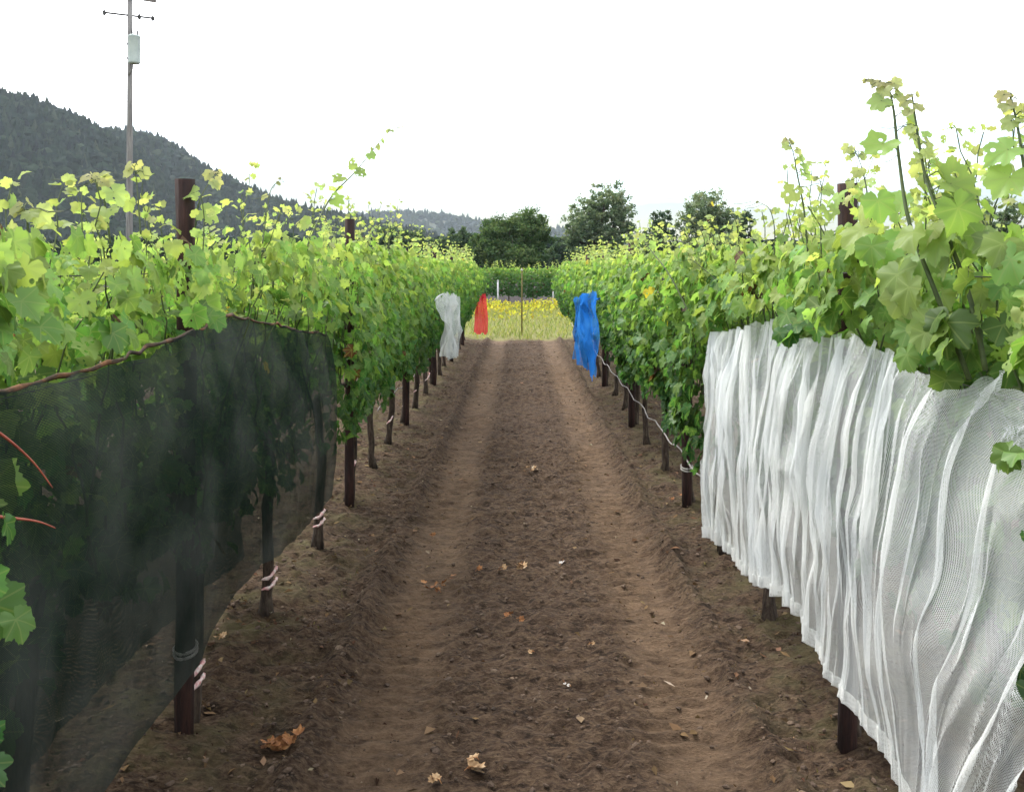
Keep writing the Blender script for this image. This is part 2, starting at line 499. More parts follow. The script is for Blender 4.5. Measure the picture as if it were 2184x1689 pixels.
# ---- loose clods and litter on the track
M_CLOD = rough_mat('clod_soil', (0.028, 0.019, 0.014), (0.075, 0.050, 0.035), 6, 0.95, 0.4, c3=(0.15, 0.105, 0.072))
ICO_T = (1 + 5 ** 0.5) / 2
ICO_V = np.array([(-1, ICO_T, 0), (1, ICO_T, 0), (-1, -ICO_T, 0), (1, -ICO_T, 0), (0, -1, ICO_T), (0, 1, ICO_T), (0, -1, -ICO_T), (0, 1, -ICO_T),
                  (ICO_T, 0, -1), (ICO_T, 0, 1), (-ICO_T, 0, -1), (-ICO_T, 0, 1)]) / 1.902
ICO_F = np.array([(0, 11, 5), (0, 5, 1), (0, 1, 7), (0, 7, 10), (0, 10, 11), (1, 5, 9), (5, 11, 4), (11, 10, 2), (10, 7, 6), (7, 1, 8),
                  (3, 9, 4), (3, 4, 2), (3, 2, 6), (3, 6, 8), (3, 8, 9), (4, 9, 5), (2, 4, 11), (6, 2, 10), (8, 6, 7), (9, 8, 1)])
def clods(n, seed):
    r = np.random.RandomState(seed)
    y = 1.2 + 17.5 * r.rand(n) ** 1.9
    x = r.uniform(-1.75, 1.75, n)
    keep = (np.exp(-((x + 0.47) / 0.15) ** 4) + np.exp(-((x - 0.6) / 0.15) ** 4)) < r.rand(n) * 1.3
    x, y = x[keep], y[keep]; n = len(x)
    s = 0.003 + 0.010 * r.rand(n) ** 6
    V = ICO_V[None] * (1 + r.uniform(-0.35, 0.35, (n, 12, 1)))
    a = r.rand(n) * 6.28
    sx, sy, sz = s * r.uniform(0.8, 1.6, n), s * r.uniform(0.7, 1.2, n), s * r.uniform(0.5, 0.9, n)
    X = V[..., 0] * sx[:, None]; Yv = V[..., 1] * sy[:, None]
    c, q = np.cos(a)[:, None], np.sin(a)[:, None]
    z = soil_height(x, y) + sz * 0.35
    P = np.stack([X * c - Yv * q + x[:, None], X * q + Yv * c + y[:, None], V[..., 2] * sz[:, None] + z[:, None]], -1)
    F = (ICO_F[None] + (np.arange(n) * 12)[:, None, None]).reshape(-1, 3)
    return P.reshape(-1, 3), F
V, F = clods(24000, 3)
tag(mesh_obj('soil_clods', V, F, M_CLOD), 'loose dark soil clods scattered over the dirt track', 'soil', kind='stuff')

# ------------------------------------------------------------------ leaves
def outline(detail):
    base = [(0, 1.0), (13, .80), (25, .66), (38, .80), (49, .92), (62, .76), (78, .60), (92, .70), (106, .76), (122, .60), (138, .58), (155, .52), (171, .30)]
    if detail == 1: base = [(0, 1.0), (25, .68), (49, .92), (78, .62), (106, .76), (150, .55)]
    if detail == 3: base = [(0, 1.0), (6, .90), (9, .93), (16, .82), (19, .84), (27, .70), (34, .82), (38, .80), (44, .92), (49, .95), (55, .86), (59, .86), (66, .76), (71, .76), (79, .66), (88, .76), (92, .73), (101, .82), (107, .83), (114, .73), (119, .74), (128, .64), (137, .69), (148, .58), (158, .55), (170, .34)]
    pts = []
    for i, (a, r) in enumerate(base): pts.append((a, r))
    full = pts + [(180, 0.10)] + [(360 - a, r) for a, r in reversed(pts) if a > 0]
    return np.array([(math.sin(R(a)) * r, math.cos(R(a)) * r) for a, r in full])

OUTL = {k: outline(k) for k in (1, 2, 3)}

def leaf_mesh(C, T, Nn, S, age, rnd, detail, rng):
    """C centres (petiole joint), T tip directions, Nn normals, S radii -> vertices, faces, attribute"""
    n = len(C)
    O = OUTL[detail]
    k = len(O)
    T = T / np.linalg.norm(T, axis=1, keepdims=True)
    B = np.cross(T, Nn); B /= np.linalg.norm(B, axis=1, keepdims=True) + 1e-9
    Nn = np.cross(B, T)
    rings = [(0.0, 0.0)]
    if detail == 3: uv0 = np.concatenate([[(0.0, 0.0)], O * 0.5, O])     # centre, mid ring, rim
    else: uv0 = np.concatenate([[(0.0, 0.0)], O])
    nv = len(uv0)
    uv = uv0[None] * np.ones((n, 1, 1))
    if detail >= 2: uv[:, -k:] *= 1 + rng.uniform(-0.06, 0.06, (n, k, 1))
    # each leaf has its own lobe depth and width
    dp = rng.uniform(-0.10, 0.35, (n, 1, 1))
    rl = np.linalg.norm(uv, axis=-1, keepdims=True)
    uv = uv * (1 + dp * (0.86 - rl) * (rl > 0.5) * (np.abs(uv[..., 1:] + 0.6) > 0.35))
    uv[..., 0] *= rng.uniform(0.85, 1.12, (n, 1))
    r2 = (uv ** 2).sum(-1)
    cup = rng.uniform(-0.30, 0.12, n)[:, None]
    fold = rng.uniform(0.0, 0.30, n)[:, None]
    p1, p2 = rng.uniform(0, 6.28, (n, 1)), rng.uniform(0, 6.28, (n, 1))
    ang = np.arctan2(uv[..., 0], uv[..., 1])
    wz = cup * r2 + fold * np.abs(uv[..., 0]) - 0.22 * np.clip(uv[..., 1], 0, 2) ** 2 + r2 * (0.10 * np.sin(3 * ang + p1) + 0.06 * np.sin(7 * ang + p2))
    wz[:, 0] = 0
    P = C[:, None] + S[:, None, None] * (uv[..., :1] * B[:, None] + uv[..., 1:] * T[:, None] + wz[..., None] * Nn[:, None])
    i = np.arange(k); j = (i + 1) % k
    f = [np.stack([np.zeros(k, int), 1 + j, 1 + i], -1)]
    if detail == 3:
        f += [np.stack([1 + i, 1 + j, 1 + k + j], -1), np.stack([1 + i, 1 + k + j, 1 + k + i], -1)]
    f = np.concatenate(f)
    F = (f[None] + (np.arange(n) * nv)[:, None, None]).reshape(-1, 3)
    A = np.concatenate([np.broadcast_to(age[:, None, None], (n, nv, 1)), uv, np.broadcast_to(rnd[:, None, None], (n, nv, 1))], -1)
    return P.reshape(-1, 3), F, A.reshape(-1, 4), len(f)

ROW_X = {-1: -1.18, 1: 1.13}
EXTRA = {}      # (side, index) -> additional hand-placed leaves

def canopy(rng, xr, y0, side, zlo, ztop, dens, netted, ls=0.05, tall=0.32, length=0.56):
    """leaf arrays and shoot polylines of one vine trained up on wires"""
    C, T, Nm, S, A = [], [], [], [], []
    shoots = []
    inner = -side                                                # x direction of the track
    for k in range(int(18 * dens)):
        ys = y0 + rng.uniform(-length, length)
        p0 = np.array((xr + rng.normal(0, 0.06), ys, 0.88 + rng.normal(0, 0.04)))
        zt = ztop + (np.clip(rng.normal(-0.05, 0.12), -.3, .13) if rng.rand() > 0.24 else rng.uniform(.12, tall)) + 0.34 * (fbm(np.array([ys * 1.3]), np.array([xr * 7.0]), 70, 2)[0])
        lean = np.array((np.clip(rng.normal(0, 0.14), -.22, .22), np.clip(rng.normal(0, 0.16), -.25, .25), 0))
        nseg = max(5, int((zt - 0.88) / 0.055))
        pts = []
        for i in range(nseg + 1):
            t = i / nseg
            pts.append(p0 + np.array((0, 0, (zt - p0[2]) * t)) + lean * (t ** 1.6) + np.array((rng.normal(0, 0.006), rng.normal(0, 0.006), 0)))
        shoots.append(pts)
        az = rng.uniform(0, 6.28)
        for i in range(2, nseg + 1):
            t = i / nseg
            az += math.pi + rng.normal(0, 0.5)
            d = np.array((math.cos(az), math.sin(az) * 0.8, 0.25))
            tip = t > 0.86
            pl = (0.075 if not tip else 0.025) * rng.uniform(0.7, 1.3)
            C.append(pts[i] + d * pl)
            T.append(d * 0.8 + np.array((0, 0, -0.75 if not tip else 0.4)) + rng.normal(0, 0.25, 3))
            Nm.append(np.array((0, 0, 1.0)) + d * 0.7 + rng.normal(0, 0.3, 3))
            S.append(ls * (1.06 - 0.66 * max(0, (t - 0.55) / 0.45) ** 1.3) * rng.uniform(0.7, 1.25))
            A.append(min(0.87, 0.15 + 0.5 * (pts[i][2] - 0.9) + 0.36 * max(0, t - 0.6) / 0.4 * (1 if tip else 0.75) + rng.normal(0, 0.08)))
            if t > 0.8:
                for e_ in range(2):
                    dd = rng.normal(0, 1, 3); dd[2] = abs(dd[2])
                    C.append(pts[i] + dd * 0.012); T.append(dd); Nm.append(rng.normal(0, 1, 3) + (0, -.5, .5)); S.append(ls * rng.uniform(.28, .5)); A.append(min(.84, .68 + .1 * t + rng.normal(0, .04)))
    m = int(620 * dens)
    y = y0 + rng.uniform(-length, length, m)
    z = rng.uniform(zlo, ztop - 0.02, m)
    lowcut = zlo + 0.22 * vnoise(y * 3.1, y * 0 + xr, 81)
    z = np.maximum(z, lowcut + rng.uniform(0, 0.25, m))
    sgn = np.where(rng.rand(m) < 0.66, inner, -inner)
    q_ = np.clip((z - zlo) / (ztop - zlo), 0, 1)
    prof = 0.17 + 0.13 * np.sin(q_ * math.pi) ** 0.7 + (0.11 if y0 > 4.9 else 0.02) * np.exp(-((q_ - 0.62) / 0.26) ** 2) * (1 + (0.5 if y0 > 13 else 0))
    lump = 0.20 * fbm(y * 3.2, z * 3.2, 85 + (3 if side > 0 else 0), 3)
    x = xr + sgn * (prof + lump - rng.rand(m) ** 2 * 0.16)
    for i in range(m):
        C.append(np.array((x[i], y[i], z[i])))
        T.append(np.array((sgn[i] * 0.35, 0, -0.8)) + rng.normal(0, 0.35, 3))
        Nm.append(np.array((sgn[i] * 0.8, 0, 0.65)) + rng.normal(0, 0.38, 3))
        S.append(ls * rng.uniform(0.65, 1.25))
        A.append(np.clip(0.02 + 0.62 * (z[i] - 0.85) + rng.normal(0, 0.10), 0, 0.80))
    C, T, Nm, S, A = np.array(C), np.array(T), np.array(Nm), np.array(S), np.array(A)
    q = rng.rand(len(A))
    A = np.clip(A, 0, 0.94)
    A[(q < 0.006)] = 1.0                                         # dead brown leaf
    A[(q > 0.9982) & (C[:, 2] > 1.0)] = 0.97                      # yellow leaf
    if netted is not None:
        lim, ylo, yhi, zn = netted
        zz = np.interp(C[:, 1], np.array(zn)[:, 0], np.array(zn)[:, 1])
        hit = (C[:, 2] - 0.055 < zz) & (C[:, 1] > ylo) & (C[:, 1] < yhi) & ((C[:, 0] - lim) * inner > -0.09)
        C[hit, 0] = lim - inner * (0.09 + 0.14 * rng.rand(hit.sum()))
    return C, T, Nm, S, A, shoots

def build_vine(rng, xr, y0, side, label, group, zlo=0.52, ztop=1.74, dens=1.0, netted=None, ls=0.05, tall=0.32, detail=2, canes=True, ties=None, name='grapevine', extra_leaves=None, extra_shoots=None, ground=None, turn=False):
    g = float(soil_height(xr, y0)) if ground is None else ground
    root = thing(name, (xr, y0, g), label, 'grapevine', group)
    C, T, Nm, S, A, shoots = canopy(rng, xr, y0, side, zlo, ztop, dens, netted, ls, tall)
    if turn:                                                     # row runs across the view
        for q in (C, T, Nm):
            dx, dy = q[:, 0].copy(), q[:, 1].copy()
            if q is C: q[:, 0], q[:, 1] = xr + dy - y0, y0 + xr - dx
            else: q[:, 0], q[:, 1] = dy, -dx
    if extra_leaves is not None:
        c2, t2, n2, s2, a2 = extra_leaves
        C = np.concatenate([C, c2]); T = np.concatenate([T, t2]); Nm = np.concatenate([Nm, n2]); S = np.concatenate([S, s2]); A = np.concatenate([A, a2])
    rnd = rng.rand(len(C))
    P, F, At, k = leaf_mesh(C, T, Nm, S, A, rnd, detail, rng)
    holed = (rnd > 0.62) & (C[:, 2] > 1.35) & (detail >= 2)
    mi = np.repeat(holed.astype(int), k)
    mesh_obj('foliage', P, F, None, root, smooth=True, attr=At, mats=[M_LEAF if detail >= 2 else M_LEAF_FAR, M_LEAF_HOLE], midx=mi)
    tk = MB()
    tx = xr + rng.uniform(-0.02, 0.02); ty = y0 + 0.09
    pts, rad = [], []
    bx, by = rng.uniform(-0.04, 0.04), rng.uniform(-0.04, 0.04)
    for i in range(9):
        t = i / 8
        pts.append((tx + bx * math.sin(t * 3) + rng.normal(0, .004), ty + by * math.sin(t * 4) + rng.normal(0, .004), g - 0.03 + (0.86 - g + 0.03) * t))
        rad.append((0.028 - 0.006 * t) * rng.uniform(0.88, 1.12) + (0.012 if i == 0 else 0))
    tk.tube(pts, rad, 9, wob=0.10, rng=rng)
    tk.build('trunk', M_BARK, root)
    cd = MB()
    for s_ in (-1, 1):
        q = [pts[-1]]
        for i in range(1, 6):
            q.append((xr + rng.normal(0, .012), ty + s_ * 0.10 * i, 0.86 + rng.normal(0, .012)))
        cd.tube(q, [0.022, 0.02, 0.017, 0.015, 0.013, 0.010], 7, wob=0.12, rng=rng)
    cd.build('cordon', M_BARK, root)
    if canes:
        cm = MB()
        for p in shoots:
            n = len(p)
            cm.tube(p, [0.0045 - 0.003 * i / n for i in range(n)], 4, cap=False)
        cm.build('canes', M_CANE, root)
    if ties:
        tb = MB()
        for (z0, ln) in ties:
            p = [(tx - side * 0.045 * math.cos(a) , ty - 0.055 * math.sin(a) - 0.0, z0 - ln * a / 3.0 + 0.004 * math.sin(a * 5)) for a in np.linspace(-0.4, 1.7, 8)]
            tb.tube(p, [0.006, 0.009, 0.006, 0.010, 0.007, 0.009, 0.006, 0.004], 5, wob=0.3, rng=rng)
        o = tb.build('tape_tie', M_PINK, root)
        o['label'] = 'pink and white tape tied round the trunk'
    for sh in (extra_shoots or []):
        build_shoot(rng, root, *sh)
    return root

def smooth_poly(P, n):
    P = np.array(P, float)
    m = len(P)
    t = np.linspace(0, m - 1, n)
    out_ = []
    for q in t:
        i = min(int(q), m - 2); f = q - i
        p0, p1, p2, p3 = P[max(i - 1, 0)], P[i], P[i + 1], P[min(i + 2, m - 1)]
        out_.append(0.5 * ((2 * p1) + (p2 - p0) * f + (2 * p0 - 5 * p1 + 4 * p2 - p3) * f * f + (3 * p1 - p0 - 3 * p2 + p3) * f ** 3))
    return np.array(out_)

def build_shoot(rng, root, pix, r0, leaves, mat=None, tendrils=0, pts=None):
    """a single long cane; pix = [(px, py, depth)], leaves = [(t, size, age, azimuth or None)]"""
    P = pts if pts is not None else np.array([at(*p) for p in pix])
    Q = smooth_poly(P, 26)
    mb = MB().tube(Q, [r0 * (1 - 0.72 * i / 25) for i in range(26)], 6)
    C, T, Nm, S, A = [], [], [], [], []
    xr_side = root.location.x
    more = [(min(1, max(0, t + rng.uniform(-.05, .05))), s * rng.uniform(.6, 1.0), a, None) for (t, s, a, az) in leaves if s < 0.04]
    for (t, s, age, az) in list(leaves) + more:
        s *= (0.72 if xr_side > 0 else 0.95) if t > 0.6 else 1.05
        i = t * 25; j = min(int(i), 24)
        p = Q[j] + (Q[j + 1] - Q[j]) * (i - j)
        if az is None: az = rng.uniform(0, 360)
        d = np.array((math.cos(R(az)), math.sin(R(az)) * 0.7, 0.35)); d /= np.linalg.norm(d)
        e = p + d * s * rng.uniform(0.6, 0.9)
        mb.tube([p, p + d * s * 0.4 + (0, 0, 0.006), e], 0.0013, 4, cap=False)
        C.append(e)
        T.append(d * 0.7 + np.array((0, 0, -0.7)) + rng.normal(0, 0.2, 3))
        Nm.append(np.array((0, -0.9, 0.5)) + d * 0.4 + rng.normal(0, 0.25, 3))
        S.append(s); A.append(age)
    for q in range(tendrils):
        i = int(rng.uniform(12, 25)); p = Q[i]
        a = rng.uniform(0, 6.28); d = np.array((math.cos(a), 0.3 * math.sin(a), 0.35))
        l = rng.uniform(0.06, 0.11)
        mb.tube([p + d * l * t + np.array((0, 0, -0.05 * t * t)) + 0.012 * np.array((math.sin(t * 6), 0, math.cos(t * 6))) * t for t in np.linspace(0, 1, 7)], 0.0010, 4, cap=False)
    sh = mb.build('shoot', mat or M_CANE, root)
    if leaves:
        rnd = rng.rand(len(C)) * 0.5 + 0.35
        Pm, F, At, k = leaf_mesh(np.array(C), np.array(T), np.array(Nm), np.array(S), np.array(A), rnd, 3, rng)
        hol = np.array([1 if s > 0.045 else 0 for s in S])
        mesh_obj('leaves', Pm, F, None, sh, smooth=True, attr=At, mats=[M_LEAF, M_LEAF_HOLE], midx=np.repeat(hol, k))
    return sh

def cluster(rng, centre, n, spread, size, age, inner):
    C = np.array(centre)[None] + rng.normal(0, 1, (n, 3)) * np.array(spread)[None]
    T = np.array((inner * 0.3, -0.2, -0.8))[None] + rng.normal(0, 0.35, (n, 3))
    Nm = np.array((inner * 0.7, -0.5, 0.5))[None] + rng.normal(0, 0.3, (n, 3))
    return C, T, Nm, size * rng.uniform(0.75, 1.15, n), np.clip(age + rng.normal(0, 0.08, n), 0, 0.9)

def join(*cs):
    return tuple(np.concatenate([c[i] for c in cs]) for i in range(5))

# ------------------------------------------------------------------ the two vine rows
ORD = ['first', 'second', 'third', 'fourth', 'fifth', 'sixth', 'seventh', 'eighth', 'ninth', 'tenth', 'eleventh', 'twelfth', 'thirteenth', 'fourteenth', 'fifteenth', 'sixteenth']
def lbl(side, k):
    s = 'left' if side < 0 else 'right'
    net = 'black' if side < 0 else 'white'
    if k == 0: return f'nearest leafy vine of the {s} row, mostly cut off by the photo edge'
    if k == 1: return f'tall-leaved vine at the near end of the {net} net, {s} row'
    if k == 2: return f'vine beside the first tall brown post of the {s} row, behind the {net} net'
    if k == 3: return f'vine under the {net} net just past the first tall post of the {s} row'
    if k == 4: return f'vine under the far end of the {net} net in the {s} row'
    return f'{ORD[k - 5]} uncovered green grapevine beyond the {net} net in the {s} row'

def zat(px, py, X):
    """depth and height of the point on the plane x = X seen at a layout pixel"""
    Y = X * FPX / (px - VPX)
    return (Y, float(at(px, py, Y)[2]))
top_b = sorted(zat(px, py, -0.96) for px, py in [(-500, 1010), (-200, 905), (0, 848), (110, 815), (200, 790), (290, 765), (400, 722), (470, 690), (515, 674), (560, 682), (630, 700), (695, 712), (760, 740)])
bot_b = sorted(zat(px, py, -0.96) for px, py in [(-300, 2300), (220, 1689), (320, 1530), (420, 1395), (500, 1262), (550, 1205), (580, 1185), (640, 1120), (680, 1090), (705, 1062), (760, 1010)])
top_w = sorted([zat(px, py, 0.93) for px, py in [(1518, 717), (1560, 702), (1620, 686), (1660, 690), (1690, 730), (1740, 716), (1790, 716), (1860, 742), (1930, 792), (2000, 826), (2060, 806), (2110, 796), (2165, 858), (2300, 830)]])
bot_w = sorted([zat(px, py, 0.93) for px, py in [(1510, 1132), (1590, 1225), (1640, 1245), (1690, 1275), (1740, 1370), (1800, 1480), (1870, 1590), (1920, 1690), (2000, 1830), (2300, 2330)]])
BLK = (-1.00, 1.45, 4.62, top_b)
WHT = (0.98, 0.6, 4.45, top_w)
R_ = np.random.RandomState
shoot_leaf_L = [(0.05, .055, .62, None), (0.12, .055, .66, 200), (0.2, .052, .62, 20), (0.26, .055, .7, 100), (0.33, .05, .66, 250), (0.4, .046, .68, 10), (0.45, .044, .72, 160), (0.52, .04, .72, 300), (0.6, .024, .8, 30), (0.66, .026, .82, 180), (0.8, .022, .84, 0), (0.84, .018, .86, 170), (0.9, .012, .9, 90), (0.97, .009, .92, 20)]
left_extra = {
    4: dict(extra_shoots=[([(640, 560, 4.3), (700, 430, 4.55), (755, 370, 4.7), (800, 315, 4.85), (828, 282, 4.95), (858, 271, 5.0)], 0.0045, shoot_leaf_L, None, 2)]),
    2: dict(extra_shoots=[([(560, 520, 3.4), (568, 460, 3.45), (578, 405, 3.5), (600, 382, 3.55)], 0.003, [(0.3, .03, .8, None), (0.55, .022, .86, 200), (0.8, .016, .9, 20), (0.97, .012, .92, None)], None, 3),
                          ([(415, 500, 3.0), (425, 430, 3.0), (450, 385, 3.05), (465, 370, 3.1)], 0.0035, [(0.2, .05, .7, None), (0.4, .045, .74, 160), (0.6, .03, .88, 20), (0.8, .028, .9, 200), (0.95, .02, .91, 80)], None, 2)]),
    1: dict(extra_shoots=[([(235, 520, 2.4), (225, 440, 2.4), (205, 390, 2.42), (190, 380, 2.45)], 0.0035, [(0.25, .05, .7, None), (0.45, .045, .78, 0), (0.65, .03, .88, 20), (0.8, .03, .9, 200), (0.95, .024, .92, 80)], None, 4),
                          ([(300, 500, 2.7), (295, 430, 2.7), (290, 375, 2.7), (286, 355, 2.7)], 0.003, [(0.3, .04, .72, None), (0.7, .03, .88, 20), (0.95, .024, .92, 80)], None, 3),
                          ([(60, 520, 2.1), (58, 470, 2.1), (50, 440, 2.1)], 0.0035, [(0.3, .05, .7, None), (0.6, .035, .86, 20), (0.8, .03, .89, 200), (0.95, .024, .9, 80)], None, 4)]),
    0: dict(extra_shoots=[([(-160, 860, 1.35), (-60, 890, 1.50), (10, 932, 1.60), (70, 985, 1.68), (112, 1040, 1.72)], 0.0042, [], M_REDCANE, 0),
                          ([(-150, 1110, 1.35), (-60, 1098, 1.50), (20, 1104, 1.60), (80, 1112, 1.66), (118, 1126, 1.70)], 0.0042, [], M_REDCANE, 0)]),
}
rc = R_(77)
left_extra[0]['extra_leaves'] = join(cluster(rc, at(-50, 1260, 1.58), 7, (.03, .03, .05), .058, .3, 1),
                                     cluster(rc, at(-40, 1390, 1.60), 6, (.03, .03, .05), .055, .1, 1),
                                     cluster(rc, at(-85, 1180, 1.58), 12, (.05, .05, .12), .062, .3, 1),
                                     cluster(rc, at(-70, 1560, 1.62), 7, (.04, .05, .06), .055, .05, 1))
left_extra[2]['extra_leaves'] = cluster(rc, at(355, 765, 2.55), 4, (.015, .02, .03), .05, .55, 1)
right_extra = {
    1: dict(extra_shoots=[([(2068, 810, 1.86), (1990, 610, 1.92), (1938, 470, 1.98), (1915, 320, 2.05), (1905, 230, 2.08), (1890, 185, 2.1), (1850, 174, 2.12)], 0.0062,
                           [(0.5, .05, .62, 190), (0.56, .05, .68, 20), (0.62, .055, .74, 0), (0.68, .048, .8, 180), (0.73, .032, .86, 0), (0.76, .035, .88, 200), (0.8, .034, .9, 20), (0.83, .03, .9, 330), (0.86, .03, .9, 210), (0.9, .026, .91, 60), (0.95, .014, .92, 100), (1.0, .012, .92, 180)], None, 4),
                          ([(2102, 790, 1.80), (2070, 640, 1.85), (2020, 500, 1.90), (1975, 380, 1.97), (1955, 270, 2.0), (1945, 200, 2.02)], 0.0066,
                           [(0.5, .062, .55, 20), (0.55, .066, .60, 330), (0.6, .06, .6, 10), (0.68, .03, .82, 10), (0.72, .03, .84, 350), (0.78, .026, .86, 200), (0.86, .026, .9, 200), (0.92, .028, .9, 170), (0.97, .02, .91, 20)], None, 3),
                          ([(1830, 560, 2.45), (1850, 440, 2.5), (1840, 365, 2.55), (1822, 318, 2.58)], 0.0035, [(0.2, .05, .6, None), (0.62, .034, .84, 190), (0.85, .03, .86, 10), (0.97, .032, .9, 170)], None, 3)]),
    2: dict(extra_shoots=[([(1725, 560, 3.0), (1715, 450, 3.02), (1700, 370, 3.05), (1690, 320, 3.08), (1678, 298, 3.1)], 0.004,
                           [(0.2, .05, .6, None), (0.35, .05, .7, 200), (0.5, .045, .75, 20), (0.62, .036, .84, 10), (0.72, .034, .86, 350), (0.88, .026, .9, 190), (0.94, .022, .9, 20), (0.99, .02, .92, 100)], None, 3),
                          ([(1752, 560, 2.95), (1750, 450, 2.97), (1752, 400, 3.0), (1745, 380, 3.0)], 0.003, [(0.3, .045, .7, None), (0.6, .03, .8, 10), (0.95, .018, .9, 170)], None, 4)]),
    3: dict(extra_shoots=[([(1650, 560, 3.5), (1652, 490, 3.5), (1640, 445, 3.5), (1612, 430, 3.52)], 0.0028, [(0.9, .014, .9, 170), (0.6, .014, .86, 20)], None, 3)]),
    4: dict(extra_shoots=[([(1480, 690, 4.5), (1430, 590, 4.7), (1385, 530, 4.9), (1362, 500, 5.0)], 0.0048, [(0.7, .045, .7, None), (0.85, .036, .8, None), (0.96, .02, .88, None)], None, 1),
                          ([(1570, 640, 4.0), (1520, 590, 4.1), (1470, 550, 4.2)], 0.0042, [(0.6, .045, .7, None), (0.85, .036, .8, None), (0.96, .02, .88, None)], None, 1)]),
    0: dict(extra_shoots=[([(2215, 560, 1.66), (2190, 400, 1.70), (2172, 280, 1.73), (2155, 205, 1.75)], 0.0052,
                           [(0.35, .055, .66, 190), (0.5, .05, .7, 200), (0.55, .05, .66, 20), (0.72, .032, .86, 190), (0.78, .03, .88, 350), (0.86, .028, .9, 200), (0.92, .03, .9, 20), (0.97, .026, .91, 170), (1.0, .018, .92, 90)], None, 5)]),
}
right_extra[0]['extra_leaves'] = join(cluster(rc, at(2190, 590, 1.6), 5, (.02, .04, .05), .058, .60, -1), cluster(rc, at(2230, 730, 1.6), 3, (.02, .04, .03), .055, .55, -1),
                                      cluster(rc, at(2165, 970, 1.56), 3, (.008, .02, .012), .034, .38, -1), cluster(rc, at(2270, 1190, 1.62), 14, (.015, .03, .07), .048, .10, -1),
                                      cluster(rc, at(2270, 930, 1.62), 8, (.015, .03, .07), .05, .30, -1), cluster(rc, at(2280, 1350, 1.62), 8, (.015, .03, .05), .045, .06, -1))
right_extra[2]['extra_leaves'] = join(cluster(rc, at(1690, 705, 2.85), 6, (.03, .03, .025), .05, .2, -1), cluster(rc, at(1760, 690, 2.75), 5, (.03, .03, .025), .05, .3, -1), cluster(rc, at(1835, 480, 2.80), 12, (.03, .04, .07), .042, .66, -1), cluster(rc, at(1830, 620, 2.75), 10, (.03, .04, .07), .045, .5, -1), cluster(rc, at(1850, 410, 2.85), 5, (.03, .03, .02), .036, .78, -1))
right_extra[1]['extra_leaves'] = join(cluster(rc, at(2010, 740, 1.95), 6, (.04, .05, .025), .05, .3, -1), cluster(rc, at(1960, 640, 1.95), 7, (.04, .05, .05), .064, .45, -1),
                                      cluster(rc, at(2050, 470, 1.85), 6, (.04, .05, .05), .066, .62, -1), cluster(rc, at(1880, 470, 2.1), 7, (.04, .05, .05), .06, .66, -1))

VINES = {}
for side in (-1, 1):
    xr = ROW_X[side]
    for k in range(19):
        y0 = 1.11 + 0.966 * k + (-0.08 if side > 0 else 0.0)
        rng = R_(1000 + 50 * (side > 0) + k)
        ex = (left_extra if side < 0 else right_extra).get(k, {})
        net = None
        if k <= 4: net = BLK if side < 0 else WHT
        if side > 0 and 7.2 < y0 < 12.2: net = (0.84, 7.6, 11.7, [(0, 1.30), (30, 1.30)])
        if side < 0 and 7.2 < y0 < 10.5: net = (-0.83, 7.6, 10.0, [(0, 1.32), (30, 1.32)])
        if side < 0 and y0 > 16.5: net = (-0.95, 17.2, 19.6, [(0, 1.0), (30, 1.0)])
        near = y0 < 9.0
        ties = None
        if side < 0 and k in (2, 3, 4): ties = [(0.24, 0.06), (0.19, 0.05)]
        if side < 0 and k in (5, 7, 8, 9, 10, 11): ties = [(0.30, 0.14)]
        VINES[side, k] = build_vine(rng, xr, y0, side, lbl(side, k), 'grapevines of the left row' if side < 0 else 'grapevines of the right row',
                                    zlo=0.60 if k in (5, 6) else 0.52, ztop=1.72 + 0.05 * rng.rand() - (0.0 if k < 8 else 0.03) + (0.05 if side < 0 and 3 <= k <= 7 else 0.0), dens=(1.45 if side > 0 and k < 5 else 1.2) if near else 1.0,
                                    netted=net, detail=3 if y0 < 3.9 else 2 if near else 1, ls=(0.048 if k < 4 else 0.048) if side > 0 else 0.046, tall=0.14 if k < 2 else 0.24 if side < 0 and k < 3 else 0.32 if side < 0 or k < 4 else 0.20, canes=y0 < 8, ties=ties, **ex)

# a vine row on either side of these two, glimpsed through the gaps
for side, xr in ((-1, -3.5), (1, 3.42)):
    for k in range(1, 15):
        src = VINES[side, 8 + (k * 3) % 9]
        c = copy_tree(src)
        c.location = (xr, 1.11 + 0.966 * k, 0.0)
        s = 'left' if side < 0 else 'right'
        c['label'] = f'green vine in the next row, glimpsed through gaps behind the {s} row'
        c['group'] = f'vines glimpsed behind the {s} row'

